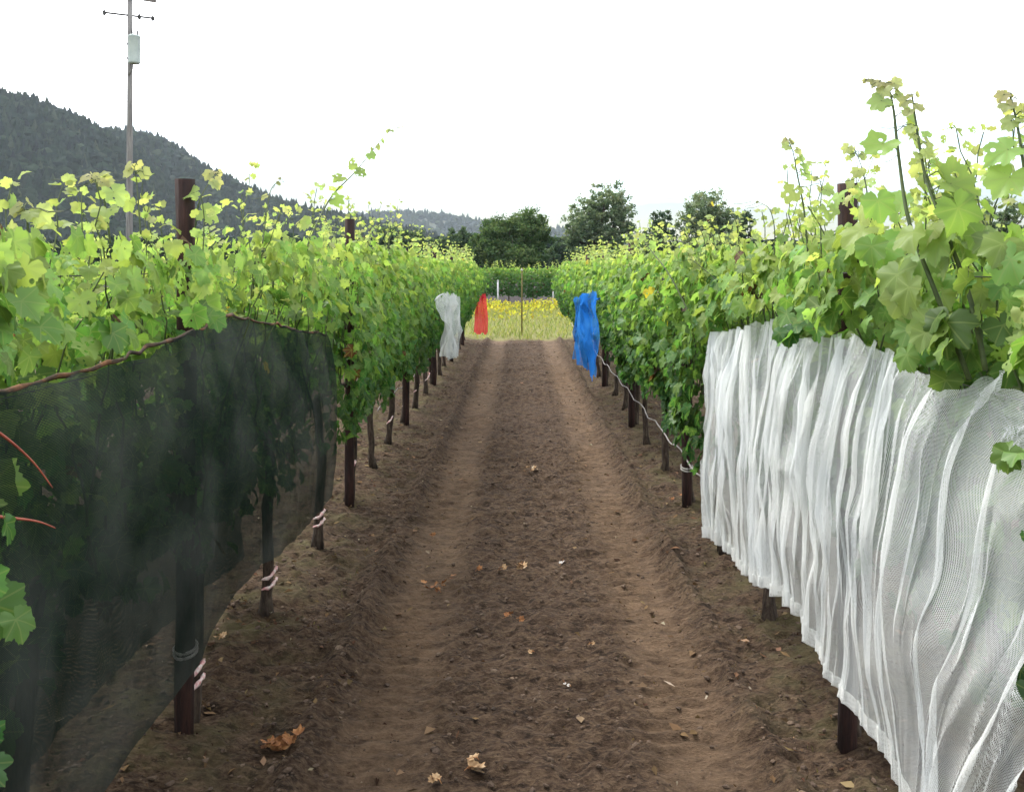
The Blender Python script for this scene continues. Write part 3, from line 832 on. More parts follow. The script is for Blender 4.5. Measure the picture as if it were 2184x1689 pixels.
# ------------------------------------------------------------------ posts
def post(x, y, top, r, label, seed, band=None):
    rng = R_(seed)
    g = float(soil_height(x, y))
    root = thing('wooden_post', (x, y, g), label, 'post', 'tall brown posts of the vine rows')
    mb = MB()
    zs = np.linspace(g - 0.05, top, 9)
    mb.tube([(x + rng.normal(0, .003), y + rng.normal(0, .003), z) for z in zs], [r * rng.uniform(.93, 1.07) for z in zs], 10, wob=0.04, rng=rng)
    mb.build('shaft', M_POST, root)
    if band:
        b = MB()
        for dz in (-0.008, 0.008):
            b.tube([(x + (r + .004) * math.cos(a), y + (r + .004) * math.sin(a), band + dz + 0.01 * math.sin(a)) for a in np.linspace(0, 6.28, 17)], 0.006, 5, cap=False)
        o = b.build('tie_band', M_TAPE, root)
    return root
for side in (-1, 1):
    s = 'left' if side < 0 else 'right'
    for k in range(6):
        y = 2.98 + 2.90 * k + (0.0 if side > 0 else 0.06)
        top = (1.94, 1.95, 1.80, 1.83, 1.8, 1.8)[k] if side < 0 else (1.92, 1.72, 1.86, 1.76, 1.8, 1.8)[k]
        net = 'black' if side < 0 else 'white'
        lb = [f'tall dark brown post rising above the {net} net, {s} row',
              f'brown post standing just past the far edge of the {net} net',
              f'brown post of the {s} row, first one past the {net} net and its neighbour post',
              f'brown post of the {s} row near the {"grey-white" if side < 0 else "blue"} hanging net',
              f'brown post of the {s} row, second from its far end',
              f'brown post at the far end of the {s} row by the grass'][k]
        post(ROW_X[side] + side * 0.0 - side * 0.03, y, top, 0.033, lb, 300 + k + 20 * (side > 0), band=0.33 if (side < 0 and k == 0) else (0.30 if side > 0 and k == 1 else None))

# drip hoses strung low along the rows
for side in (1, -1):
    x = ROW_X[side] - side * (0.075 if side > 0 else -0.05)
    rng = R_(5 + side)
    pts = []
    for y in np.arange(4.4 if side > 0 else 7.6, 18.9, 0.161):
        sag = 0.035 * math.sin((y - 2.98) / 0.966 * math.pi) ** 2
        pts.append((x + rng.normal(0, .004), y, (0.42 if side > 0 else 0.40) - sag + rng.normal(0, .003)))
    mb = MB().tube(pts, 0.0052, 6)
    o = mb.build('drip_hose', M_HOSE)
    tag(o, 'pale irrigation hose strung low along the %s row of vines' % ('right' if side > 0 else 'left'), 'hose')
    for z, nm in ((1.36, 'middle'), (1.62, 'upper')):
        w_ = MB().tube([(ROW_X[side] - side * 0.066, y, z) for y in np.arange(0.3, 18.0, 0.5)], 0.0016, 5)
        tag(w_.build('trellis_wire', M_DARKMETAL), f'{nm} trellis wire running along the {"left" if side < 0 else "right"} row among the leaves', 'wire')

# ------------------------------------------------------------------ nets
def interp(x, pts):
    p = np.array(pts)
    return np.interp(x, p[:, 0], p[:, 1])

def sheet(Y, S, Vv, X, Z, ny, nz):
    P = np.stack([X, Y, Z], -1).reshape(-1, 3)
    i = np.arange(ny * nz).reshape(ny, nz)
    F = np.stack([i[:-1, :-1], i[1:, :-1], i[1:, 1:], i[:-1, 1:]], -1).reshape(-1, 4)
    return P, F, np.stack([S, Vv], -1).reshape(-1, 2)

def fold_net(name, mat, x0, side, ya, yb, top, bot, nfold, amp, over, seed, root, ns=900, nv=46, bulge=0.03, shear=0.0, topx=0.0, gather=0.0, ragged=0.01, hem=None, hem_mat=None, dense=1.0, place=None, sweep=0.0, calm=0.0):
    """a hanging net: S-shaped pleats that overlap themselves; top and bot give height against depth.
    dense > 1 crowds the pleats towards the ya end; sweep draws the pleats diagonally at the yb end"""
    s = np.linspace(0, 1, ns)[:, None] ** dense * np.ones((1, nv))
    v = np.ones((ns, 1)) * np.linspace(0, 1, nv)[None]
    q = s ** (1 / dense)
    wv = q + shear * (v - 0.5) + sweep * (v - 0.5) * np.clip((s - 0.4) / 0.6, 0, 1) ** 1.5 + 0.07 * (vnoise(q * 6, v * 2.2, seed) - 0.5) + 0.020 * (vnoise(q * 22, v * 3.5, seed + 9) - 0.5)
    rdg = lambda a, b, k: 1 - np.abs(2 * vnoise(a, b, seed + k) - 1)
    k1 = nfold
    am = amp * (1 - calm * s ** 0.8) * (0.25 + 1.3 * vnoise(wv * 8, v * 1.8 + 3, seed + 3))
    ov = over * (1 - calm * s ** 0.8) * (0.20 + 1.4 * vnoise(wv * 9 + 5, v * 1.5, seed + 7))
    disp = am * (1.5 * rdg(wv * k1, v * 1.5, 1) ** 2 + 0.9 * rdg(wv * k1 * 2.3, v * 3.0, 2) ** 2 + 0.35 * vnoise(wv * k1 * 5, v * 6, seed + 12))
    Y = ya + (yb - ya) * s
    zt = interp(Y, top) + ragged * 2 * (vnoise(s * 60, s * 0, seed + 4) - 0.5)
    zb = interp(Y, bot) + ragged * 1.2 * (vnoise(s * 40, s * 0, seed + 5) - 0.5)
    Z = zb + (zt - zb) * v
    X = x0 + side * (topx * v ** 3 - bulge * np.sin(v * math.pi)) - side * disp + 0.08 * fbm(s * 6, v * 2.4, seed + 6, 3)
    dY = ov * (0.30 + 0.70 * np.clip(v * 4, 0, 1)) * (2 * vnoise(wv * k1 * 1.35, v * 1.5, seed + 10) - 1 + 0.55 * (2 * vnoise(wv * k1 * 3.1, v * 3.5, seed + 11) - 1))
    if gather: Y = (ya + yb) / 2 + (Y - (ya + yb) / 2) * (1 - gather * v ** 2)
    Y = Y + dY
    # cloth length along the pleats for the weave
    d = np.sqrt(np.diff(X, axis=0) ** 2 + np.diff(Y, axis=0) ** 2)
    S = np.concatenate([np.zeros((1, nv)), np.cumsum(d, 0)], 0)
    S = np.repeat(S.mean(1, keepdims=True), nv, 1)
    if place is not None:
        cx_, cy_, a_ = place
        X, Y = cx_ + X * math.cos(a_) - Y * math.sin(a_), cy_ + X * math.sin(a_) + Y * math.cos(a_)
    P, F, uv = sheet(Y, S, Z, X, Z, ns, nv)
    o = mesh_obj(name, P, F, mat, root, smooth=True, uv=uv)
    if hem:
        hv = np.linspace(-0.006, 1, 5)[None] * np.ones((ns, 1))
        k = max(2, int(nv * hem))
        Xh = X[:, :1] + (X[:, k:k + 1] - X[:, :1]) * hv - side * 0.006
        Yh = Y[:, :1] + (Y[:, k:k + 1] - Y[:, :1]) * hv
        Zh = Z[:, :1] + (Z[:, k:k + 1] - Z[:, :1]) * hv * (0.75 + 0.7 * vnoise(s[:, :1] * 25, s[:, :1] * 0, seed + 8))
        P, F, uv = sheet(Yh, np.repeat(S[:, :1], 5, 1), Zh, Xh, Zh, ns, 5)
        mesh_obj('hem', P, F, hem_mat, root, smooth=True, uv=uv)
    return o

# near black net over the left row
bt = thing('black_net', (-0.96, 3.0, 0.4), 'black mesh net draped along the near left vines with brown rolled top edge', 'net')
fold_net('mesh_panel', M_NETBLACK, -0.96, -1, 1.50, 4.50, top_b, bot_b, 10, 0.014, 0.030, 11, bt, ns=460, nv=44, bulge=0.03, shear=0.02, topx=0.04, ragged=0.006)
rr = R_(4)
fold_net('back_panel', M_NETBLACK, -1.40, 1, 1.50, 4.50, [(y, z * .30 + .46) for y, z in top_b], [(y, z - .30) for y, z in bot_b], 10, 0.012, 0.015, 12, bt, ns=300, nv=30, bulge=0.03, shear=0.02, topx=0.04, ragged=0.006)  # net's far side, heights shaped: cut low to admit sun, dropped to darken behind
ys = np.linspace(1.5, 4.50, 60)
hp = [(-0.96 - 0.035 + rr.normal(0, .004), y, interp(y, top_b) + 0.006 * math.sin(y * 9) + rr.normal(0, .004)) for y in ys]
M_BROWNHEM = rough_mat('brown_hem', (0.022, 0.016, 0.012), (0.06, 0.034, 0.02), 14, 0.8, 0.3, c3=(0.24, 0.10, 0.045))
MB().tube(hp, [0.0035 + 0.0035 * rr.rand() for _ in hp], 6, wob=0.2, rng=rr).build('rolled_edge', M_BROWNHEM, bt)

# near white net over the right row
wt = thing('white_net', (0.93, 3.0, 0.4), 'white pleated mesh net hanging along the near right vines', 'net')
fold_net('mesh_panel', M_NETWHITE, 0.94, 1, 4.32, 1.60, top_w, bot_w, 62, 0.028, 0.070, 31, wt, ns=1700, nv=90, bulge=0.015, shear=-0.01, topx=0.05, ragged=0.016, hem=0.05, hem_mat=M_HEMWHITE, dense=1.35, sweep=-0.16, calm=0.45)

def pouch(name, label, mat, x0, side, ya, yb, zt, zb, seed, amp=0.03, folds=7, bulge=0.10, gather=0.25, place=None, over=0.02, topx=0.10):
    c = (x0, (ya + yb) / 2) if place is None else place[:2]
    root = thing(name, (c[0], c[1], min(zb)), label, 'net')
    n = 9
    rg = R_(seed)
    t = np.linspace(0, 1, n)
    ysx = ya + (yb - ya) * t
    tp = sorted((y, zt[0] + (zt[1] - zt[0]) * q + rg.uniform(-.04, .03)) for y, q in zip(ysx, t))
    bt_ = sorted((y, zb[0] + (zb[1] - zb[0]) * q + rg.uniform(-.05, .05)) for y, q in zip(ysx, t))
    fold_net('mesh_panel', mat, x0 if place is None else 0.0, side, ya, yb, tp, bt_, folds, amp, over, seed, root,
             ns=300, nv=40, bulge=bulge, shear=0.05, topx=topx, gather=gather, ragged=0.02, place=place)
    mb = MB()
    pts = [((x0 if place is None else 0) + side * topx * 0.95, y, np.interp(y, [p[0] for p in tp], [p[1] for p in tp]) - 0.01) for y in np.linspace(ya + (yb - ya) * gather * .5, yb - (yb - ya) * gather * .5, 12)]
    if place is not None:
        a_ = place[2]
        pts = [(place[0] + x * math.cos(a_) - y * math.sin(a_), place[1] + x * math.sin(a_) + y * math.cos(a_), z) for x, y, z in pts]
    mb.tube(pts, 0.008, 6).build('tie_cord', mat, root)
    return root
pouch('blue_net', 'bright blue mesh net bunched and hanging from the right row', M_NETBLUE, 0.75, 1, 11.6, 7.7, (1.26, 1.36), (0.42, 0.64), 41, folds=9, bulge=0.0, amp=0.05, topx=0.0, gather=0.36, over=0.22)
pouch('grey_white_net', 'grey white mesh net hanging from the left row farther down', M_NETGREY, -0.745, -1, 9.9, 7.7, (1.31, 1.38), (0.62, 0.86), 43, folds=9, bulge=0.0, amp=0.035, gather=0.0, topx=0.0, over=0.12)
pouch('red_net', 'red mesh net bunched at the far end of the left row', M_NETRED, 0, 1, -0.15, 0.15, (1.02, 1.02), (0.26, 0.20), 47, folds=5, bulge=0.10, amp=0.03, gather=0.5, place=(-0.83, 18.3, R(-90)), topx=0.0, over=0.03)

# ------------------------------------------------------------------ end of the track
def stuff_blades(name, label, cat, n, xr, yr, hgt, wid, mat, seed, mask=None):
    r = np.random.RandomState(seed)
    x = r.uniform(*xr, n); y = r.uniform(*yr, n)
    if mask is not None:
        k = mask(x, y) > r.rand(n); x, y = x[k], y[k]; n = len(x)
    h = hgt * r.uniform(0.4, 1.2, n); a = r.rand(n) * 6.28
    dx, dy = np.cos(a) * wid, np.sin(a) * wid
    bx, by = r.normal(0, .35, n) * h, r.normal(0, .35, n) * h
    z0 = np.full(n, -0.01)
    P = np.stack([np.stack([x - dx, y - dy, z0], -1), np.stack([x + dx, y + dy, z0], -1),
                  np.stack([x + dx * .6 + bx * .4, y + dy * .6 + by * .4, h * .6], -1), np.stack([x + bx, y + by, h], -1)], 1)
    F = (np.array([(0, 1, 2), (0, 2, 3)])[None] + (np.arange(n) * 4)[:, None, None]).reshape(-1, 3)
    rnd = r.rand(n)
    A = np.stack([np.repeat(rnd, 4), np.zeros(4 * n), np.zeros(4 * n), np.repeat(r.rand(n), 4)], -1)
    o = mesh_obj(name, P.reshape(-1, 3), F, mat, attr=A)
    return tag(o, label, cat, kind='stuff')
M_GRASS = leaf_mat('dry_grass', [(0, (0.11, 0.15, 0.04)), (0.5, (0.20, 0.225, 0.065)), (1, (0.29, 0.285, 0.11))], veins=False, transl=0.3, gloss=0.02)
M_MUSTARD = leaf_mat('mustard_bloom', [(0, (0.28, 0.27, 0.035)), (1, (0.46, 0.43, 0.07))], veins=False, transl=0.3, gloss=0.0)
M_WEED = leaf_mat('weed_blade', [(0, (0.05, 0.06, 0.02)), (1, (0.16, 0.14, 0.06))], veins=False, transl=0.3, gloss=0.02)
stuff_blades('grass', 'pale yellow green grass growing past the end of the track', 'grass', 26000, (-9, 9), (19.2, 36), 0.13, 0.012, M_GRASS, 1,
             lambda x, y: np.clip((y - 19 + 1.2 * fbm(x * 2, y * 0, 90, 3)) * 1.2, 0, 1))
def flowers(n, seed):
    r = np.random.RandomState(seed)
    x = r.uniform(-9, 9, n); y = r.uniform(23.5, 33.8, n)
    k = (vnoise(x * .8, y * .4, 95) + 0.12 * (x > 0) > 0.38) & (np.clip((y - 23.5) / 7, 0, 1) ** 1.3 > r.rand(n)); x, y = x[k], y[k]; n = len(x)
    z = r.uniform(0.10, 0.36, n)
    q = r.normal(0, 1, (n, 4, 3)) * 0.035
    P = np.stack([x, y, z], -1)[:, None] + q
    F = (np.array([(0, 1, 2), (0, 2, 3)])[None] + (np.arange(n) * 4)[:, None, None]).reshape(-1, 3)
    A = np.stack([np.repeat(r.rand(n), 4), np.zeros(4 * n), np.zeros(4 * n), np.repeat(r.rand(n), 4)], -1)
    return P.reshape(-1, 3), F, A
V, F, A = flowers(9000, 2)
tag(mesh_obj('mustard_flowers', V, F, M_MUSTARD, attr=A), 'bright yellow flowers blooming in the grass beyond the track', 'flowers', kind='stuff')

# thin steel stake in the middle of the track's end
p = at(1113, 716, 20.6)
st = thing('steel_stake', (p[0], 20.6, 0), 'thin yellow brown steel stake standing alone at the end of the track', 'stake')
MB().tube([(p[0], 20.6, -0.05), (p[0], 20.6, 0.7), (p[0] + .005, 20.6, 1.56)], 0.017, 6).build('shaft', M_STAKE, st)
MB().tube([(p[0] - 0.008, 20.585, 1.49), (p[0] + 0.012, 20.585, 1.53)], 0.026, 6).build('clip', M_TAPE, st)

# the vine block across the end
for k, x in enumerate(np.arange(-4.4, 4.5, 0.98)):
    rng = R_(1500 + k)
    e = build_vine(rng, x, 35.0 + rng.uniform(-.2, .2), 1, 'low vine in the block across the grass at the end of the track', 'vines of the block across the far end',
                   zlo=0.26, ztop=1.50, dens=1.5, ls=0.055, detail=1, canes=False, ground=0.0, turn=True)
for px, col, lb in ((1062, M_WHITEPOST, 'white post at the grass edge, left of the steel stake'), (1180, M_WHITEPOST, 'white post at the grass edge, right of the steel stake')):
    p = at(px, 660, 34.0)
    t = thing('white_post', (p[0], 34.0, 0), lb, 'post', 'white posts before the far block')
    MB().tube([(p[0], 34.0, -0.05), (p[0], 34.0, 0.45), (p[0], 34.0, 0.98)], 0.033, 8).build('shaft', M_WHITEPOST, t)
    MB().lathe((p[0], 34.0, 0.98), [(0.038, 0), (0.038, 0.03), (0.02, 0.05)], 10).build('cap', M_WHITEPOST, t)

# ------------------------------------------------------------------ fallen leaves on the track
def fallen(px, py, n, spread, size, mat, label, name='dried_leaf', seed=0, group='dried leaves on the dirt track'):
    rg = R_(900 + seed)
    a = at(px, py, 1.0)
    Y = CAM_H / ((CAM_H - a[2]))
    p = at(px, py, Y)
    z = float(soil_height(p[0], Y))
    root = thing(name, (p[0], Y, z), label, 'dried leaf' if n < 5 else 'leaf clump', group)
    C = np.stack([p[0] + rg.normal(0, spread, n), Y + rg.normal(0, spread * .8, n), np.zeros(n)], -1)
    C[:, 2] = soil_height(C[:, 0], C[:, 1]) + 0.012 + rg.rand(n) * spread * 0.55
    T = np.stack([rg.normal(0, 1, n), rg.normal(0, 1, n), rg.normal(0.15, .35, n)], -1)
    Nm = np.stack([rg.normal(0, .45, n), rg.normal(-.2, .45, n), np.ones(n)], -1)
    O = 2
    Pm, F, At, k = leaf_mesh(C, T, Nm, size * rg.uniform(.7, 1.2, n), np.zeros(n), rg.rand(n), O, rg)
    # curl the dry blades
    Pm = Pm.reshape(n, -1, 3)
    r2 = np.linalg.norm(Pm - C[:, None], axis=-1)
    Pm[..., 2] += (r2 / size) ** 2 * size * 0.35
    if n < 6:
        nvl = Pm.shape[1]
        for i in range(n): mesh_obj('blade', Pm[i], F[:k], mat, root)
    else: mesh_obj('blades', Pm.reshape(-1, 3), F, mat, root)
    for i in range(min(n, 3)):
        d = -T[i] / np.linalg.norm(T[i])
        MB().tube([C[i], C[i] + d * size * .7 + (0, 0, .008), C[i] + d * size * 1.2 + (0, 0, .004)], 0.0014, 4, cap=False).build('stalk', M_RUST, root)
    return root
for i, (px, py, n, sp, sz, mat, lb) in enumerate([
    (612, 1600, 14, .032, .032, M_RUST, 'rusty brown clump of dead leaves at the near left of the track'),
    (1015, 1640, 5, .018, .030, M_STRAW, 'pale tan curled leaf clump nearest the camera on the track'),
    (925, 1676, 3, .014, .020, M_STRAW, 'small pale leaf scrap left of the nearest tan leaf clump'),
    (1108, 1212, 4, .016, .030, M_STRAW, 'tan dry leaf in the middle of the track'),
    (1072, 1220, 2, .014, .024, M_STRAW, 'pinkish dry leaf just left of the tan leaf mid-track'),
    (1025, 1218, 2, .012, .020, M_RUST, 'small red brown leaf at the left of the mid-track leaf line'),
    (1195, 1204, 2, .008, .020, M_TAPE, 'small whitish scrap right of the tan leaf mid-track'),
    (940, 1250, 9, .050, .024, M_RUST, 'loose spread of orange brown leaves on the left wheel track'),
    (1130, 1008, 4, .028, .026, M_STRAW, 'dry leaf farther up the middle of the track'),
    (925, 1140, 3, .018, .020, M_RUST, 'orange brown leaf in the left wheel track'),
    (470, 1385, 4, .018, .022, M_STRAW, 'pale dry leaf beside the black net bottom'),
    (1440, 1083, 3, .045, .018, M_RUST, 'dark brown twiggy leaf near the red brown post, right row'),
    (1085, 1320, 4, .030, .018, M_RUST, 'dark reddish leaves in the middle of the track below the leaf line'),
    (1130, 1408, 2, .008, .012, M_STRAW, 'tiny pale leaf in the track centre'),
    (1260, 1378, 2, .008, .012, M_STRAW, 'tiny pale leaf right of the track centre'),
    (1210, 1470, 2, .008, .010, M_TAPE, 'tiny whitish chip right of centre in the near track')]):
    fallen(px, py, n, sp, sz, mat, lb, 'leaf_clump' if n >= 5 else 'dried_leaf', i)

def litter(n, seed):
    r = np.random.RandomState(seed)
    y = 1.2 + 17.5 * r.rand(n) ** 1.8
    x = r.uniform(-1.7, 1.7, n)
    k = np.abs(x) > r.rand(n) * 0.9; x, y = x[k], y[k]; n = len(x)
    a = r.rand(n) * 6.28
    l = 0.006 + 0.030 * r.rand(n) ** 3; wd = l * r.uniform(.12, .6, n)
    z = soil_height(x, y) + 0.006
    c, s = np.cos(a), np.sin(a)
    def pt(u, v, dz): return np.stack([x + u * c - v * s, y + u * s + v * c, z + dz], -1)
    l = l * 0.8
    P = np.stack([pt(-l, -wd * .4, 0), pt(0, -wd, r.uniform(0, .012, n)), pt(l, 0, r.uniform(-.003, .014, n)), pt(0, wd, r.uniform(0, .012, n))], 1)
    F = (np.array([(0, 1, 2), (0, 2, 3)])[None] + (np.arange(n) * 4)[:, None, None]).reshape(-1, 3)
    A = np.stack([np.repeat(r.rand(n), 4), np.zeros(4 * n), np.zeros(4 * n), np.repeat(r.rand(n), 4)], -1)
    return P.reshape(-1, 3), F, A
M_LITTER = leaf_mat('litter', [(0, (0.03, 0.02, 0.014)), (0.6, (0.13, 0.08, 0.045)), (0.96, (0.20, 0.14, 0.085)), (1, (0.42, 0.36, 0.28))], veins=False, transl=0.1, gloss=0.0)
V, F, A = litter(5000, 8)
tag(mesh_obj('leaf_litter', V, F, M_LITTER, attr=A), 'small scraps of dry litter over the soil', 'litter', kind='stuff')
stuff_blades('weeds', 'sparse low weeds in the soil strips under the vines', 'weeds', 5000, (-1.7, 1.7), (1.3, 19), 0.035, 0.0022, M_WEED, 6,
             lambda x, y: (np.abs(x) > 0.88) * np.clip((vnoise(x * 3, y * 3, 97) - .45) * 5, 0, 1) * np.clip(3.0 / y, 0.15, 1))

# ------------------------------------------------------------------ utility pole
PY = 40.0
pb = at(276, 563, PY)
px0 = float(pb[0])
up = thing('utility_pole', (px0, PY, 0), 'tall weathered wooden utility pole with a grey transformer and crossarms', 'utility pole')
MB().tube([(px0, PY, -0.2), (px0, PY, 4), (px0 + .02, PY, 8), (px0 + .02, PY, 13.6)], [0.15, 0.14, 0.125, 0.105], 14).build('pole', M_POLE, up)
def zt_(py): return float(at(274, py, PY)[2])
tb = at(288, 108, PY - 0.35)
tz0, tz1 = zt_(141), zt_(80)
tr_ = MB().lathe((tb[0] - 0.02, PY - 0.38, tz0), [(0.20, 0), (0.25, 0.04), (0.255, 0.10), (0.255, tz1 - tz0 - 0.12), (0.27, tz1 - tz0 - 0.10), (0.27, tz1 - tz0 - 0.05), (0.20, tz1 - tz0), (0.05, tz1 - tz0 + 0.03)], 20).build('transformer', M_TRANS, up)
for dx in (-0.10, 0.15):
    MB().lathe((tb[0] - 0.02 + dx, PY - 0.38, tz1 - 0.02), [(0.035, 0), (0.05, 0.06), (0.03, 0.10), (0.05, 0.14), (0.03, 0.20), (0.012, 0.34)], 8).build('bushing', M_DARKMETAL, tr_)
MB().box((px0 + 0.04, PY - 0.15, tz0 + 0.3), 0.12, 0.14, 0.10).box((px0 + 0.04, PY - 0.15, tz1 - 0.35), 0.12, 0.14, 0.10).build('bracket', M_DARKMETAL, tr_, False)
MB().tube([(px0 + 0.18, PY - 0.12, tz0 + 0.02), (px0 + 0.17, PY - 0.12, tz0 - 0.15), (px0 + 0.02, PY - 0.11, tz0 - 0.45)], 0.05, 8).build('lower_bracket', M_POLE, tr_)
a0, a1 = at(220, 27, PY - 0.8), at(329, 40, PY + 0.8)
cen = np.array((px0, PY - 0.13, zt_(33)))
d = a1 - a0; d /= np.linalg.norm(d)
MB().tube([a0, a0 * .5 + a1 * .5, a1], 0.048, 6).build('insulator_arm', M_DARKMETAL, up)
for f in (0.02, 0.70, 0.97):
    q = a0 + (a1 - a0) * f
    MB().lathe((q[0], q[1], q[2] - 0.13), [(0.03, 0), (0.09, 0.05), (0.05, 0.10), (0.10, 0.15), (0.05, 0.20), (0.03, 0.26)], 8).build('insulator', M_DARKMETAL, up)
c1 = at(336, 4, PY + 0.8); c0 = at(210, -16, PY - 0.8)
mid_ = (c0 + c1) / 2
bm = MB()
for q0, q1 in ((c0, c1),):
    V_ = []
    for q in (q0, q1):
        for sy in (-.05, .05):
            for sz in (-.11, .11): V_.append((q[0], q[1] + sy - 0.18, q[2] + sz))
    bm.add(V_, [(0, 1, 3, 2), (4, 6, 7, 5), (0, 4, 5, 1), (2, 3, 7, 6), (0, 2, 6, 4), (1, 5, 7, 3)])
bm.build('crossarm', M_ARM, up, False)
for f in (0.05, 0.95):
    q = c0 + (c1 - c0) * f
    MB().lathe((q[0], q[1] - 0.18, q[2] + 0.11), [(0.02, 0), (0.06, 0.10), (0.08, 0.16), (0.05, 0.20), (0.06, 0.26), (0.02, 0.3)], 8).build('insulator', M_DARKMETAL, up)

# ------------------------------------------------------------------ trees
def tree_leaf(name, c0, c1, c2):
    return leaf_mat(name, [(0, c0), (0.5, c1), (1, c2)], veins=False, transl=0.28, gloss=0.004)
M_OAK = tree_leaf('oak_leaf', (0.034, 0.066, 0.030), (0.066, 0.112, 0.044), (0.11, 0.155, 0.062))
M_POPLAR = tree_leaf('poplar_leaf', (0.060, 0.100, 0.058), (0.115, 0.165, 0.092), (0.22, 0.25, 0.16))
M_DARKTREE = tree_leaf('dark_tree_leaf', (0.028, 0.054, 0.034), (0.050, 0.084, 0.048), (0.085, 0.12, 0.065))

def tree(name, label, group, Y, blobs, n, ls, mat, seed, gap=0.0):
    """blobs: (px, py, rx, ry) of crown masses as seen at depth Y; each becomes a lumpy ellipsoid full of leaf sprays on limbs"""
    rg = R_(seed)
    B = []
    for (px, py, rx, ry) in blobs:
        c = at(px, py, Y); s = Y / FPX
        B.append((c[0], Y + rg.uniform(-.4, .4) * rx * s, c[2], rx * s, ry * s))
    cx = np.mean([b[0] for b in B]); 
    root = thing(name, (cx, Y, 0), label, 'tree', group)
    # limbs
    mb = MB()
    zc = min(b[2] - b[4] * .6 for b in B)
    zf = max(0.8, zc)
    hgt = max(b[2] + b[4] for b in B)
    mb.tube([(cx, Y, -0.1), (cx + rg.normal(0, .08), Y, zf * .5), (cx + rg.normal(0, .15), Y, zf), (cx + rg.normal(0, .2), Y, zf + (hgt - zf) * .5)], [hgt * .040, hgt * .032, hgt * .027, hgt * .012], 9)
    for b in B:
        for q in range(5):
            e = np.array((b[0] + rg.normal(0, .45) * b[3], b[1] + rg.normal(0, .45) * b[3], b[2] + rg.normal(.1, .4) * b[4]))
            m0 = np.array((cx, Y, zf * rg.uniform(.7, 1.1)))
            mb.tube([m0, m0 * .45 + e * .55 + (0, 0, -.15), e], [hgt * .014, hgt * .009, hgt * .003], 5)
    mb.build('trunk', M_TRUNK, root)
    vol = np.array([b[3] * b[4] for b in B]); vol = vol / vol.sum()
    P, A = [], []
    for b, fr in zip(B, vol):
        k = int(n * fr)
        nc = max(10, k // 45)
        # spray centres biased to the outside with hollows between them
        d = rg.normal(0, 1, (nc, 3)); d /= np.linalg.norm(d, axis=1, keepdims=True)
        rad = rg.rand(nc) ** 0.4 * (0.82 + 0.26 * rg.rand(nc) * (1 + gap))
        cc = np.array(b[:3])[None] + d * rad[:, None] * np.array((b[3], b[3], b[4]))[None]
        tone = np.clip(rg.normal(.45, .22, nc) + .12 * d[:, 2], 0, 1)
        cs = (0.12 + 0.16 * rg.rand(nc)) * (b[3] * b[4]) ** .5 * (1 - .35 * gap)
        w_ = rg.randint(0, nc, k)
        p = cc[w_] + rg.normal(0, 1, (k, 3)) * (cs[w_] * .62)[:, None] * np.array((1, 1, .75))
        q = rg.normal(0, 1, (k, 2, 3)); q /= np.linalg.norm(q, axis=-1, keepdims=True)
        s = ls * rg.uniform(.6, 1.3, k)[:, None]
        quad = np.stack([p - q[:, 0] * s, p + q[:, 1] * s * .5, p + q[:, 0] * s, p - q[:, 1] * s * .5], 1)
        P.append(quad.reshape(-1, 3))
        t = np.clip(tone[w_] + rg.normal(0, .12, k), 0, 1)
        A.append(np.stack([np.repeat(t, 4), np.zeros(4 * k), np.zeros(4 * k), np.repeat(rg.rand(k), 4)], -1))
    P = np.concatenate(P); A = np.concatenate(A)
    nf = len(P) // 4
    F = np.arange(nf * 4).reshape(nf, 4)
    mesh_obj('crown', P, F, mat, root, attr=A)
    return root
TG = 'trees beyond the vineyard'
tree('oak_tree', 'broad round dark green oak at the end of the track', TG, 85, [(1062, 505, 48, 44), (1118, 490, 46, 48), (1150, 500, 26, 38), (1090, 548, 78, 38), (1035, 530, 34, 34)], 24000, .17, M_OAK, 1)
tree('poplar_tree', 'tallest grey green airy tree with ragged crown, right of the oak', TG, 100, [(1290, 440, 48, 50), (1250, 475, 44, 46), (1325, 470, 38, 48), (1280, 520, 62, 44), (1222, 505, 22, 28)], 19000, .19, M_POPLAR, 2, .7)
tree('poplar_tree', 'grey green rounded tree right of the tallest tree', TG, 105, [(1505, 450, 46, 44), (1540, 480, 42, 40), (1475, 480, 34, 40), (1515, 525, 62, 42)], 17000, .19, M_POPLAR, 3, .45)
tree('dark_tree', 'small dark tree between the two grey green trees', TG, 120, [(1408, 480, 26, 34), (1395, 520, 30, 36), (1425, 525, 24, 34)], 5000, .24, M_DARKTREE, 4, .3)
tree('dark_tree', 'small dark tree touching the right side of the rounded grey green tree', TG, 118, [(1585, 480, 20, 34), (1575, 525, 30, 36)], 4000, .24, M_DARKTREE, 5, .5)
tree('dark_tree', 'low dark tree between the oak and the tallest tree', TG, 125, [(1195, 530, 26, 30), (1180, 548, 30, 26)], 3500, .24, M_DARKTREE, 6, .2)
tree('dark_tree', 'low dark tree just left of the oak', TG, 120, [(985, 515, 34, 30), (950, 525, 26, 24)], 4000, .24, M_DARKTREE, 7, .2)
tree('dark_tree', 'low dark tree above the left row, under the far blue hill', TG, 130, [(880, 512, 44, 26), (830, 505, 36, 30)], 4500, .25, M_DARKTREE, 8, .2)
tree('bushy_tree', 'dark airy tree at the right edge behind the tallest vine shoots', TG, 62, [(2120, 470, 52, 44), (2170, 500, 50, 50), (2080, 500, 40, 46), (2060, 450, 26, 30)], 7000, .16, M_POPLAR, 9, .9)
tree('dark_tree', 'dark tree low behind the right row, left of the right edge tree', TG, 110, [(1780, 525, 50, 28), (1720, 535, 40, 22), (1850, 525, 50, 30)], 5000, .25, M_DARKTREE, 10, .4)

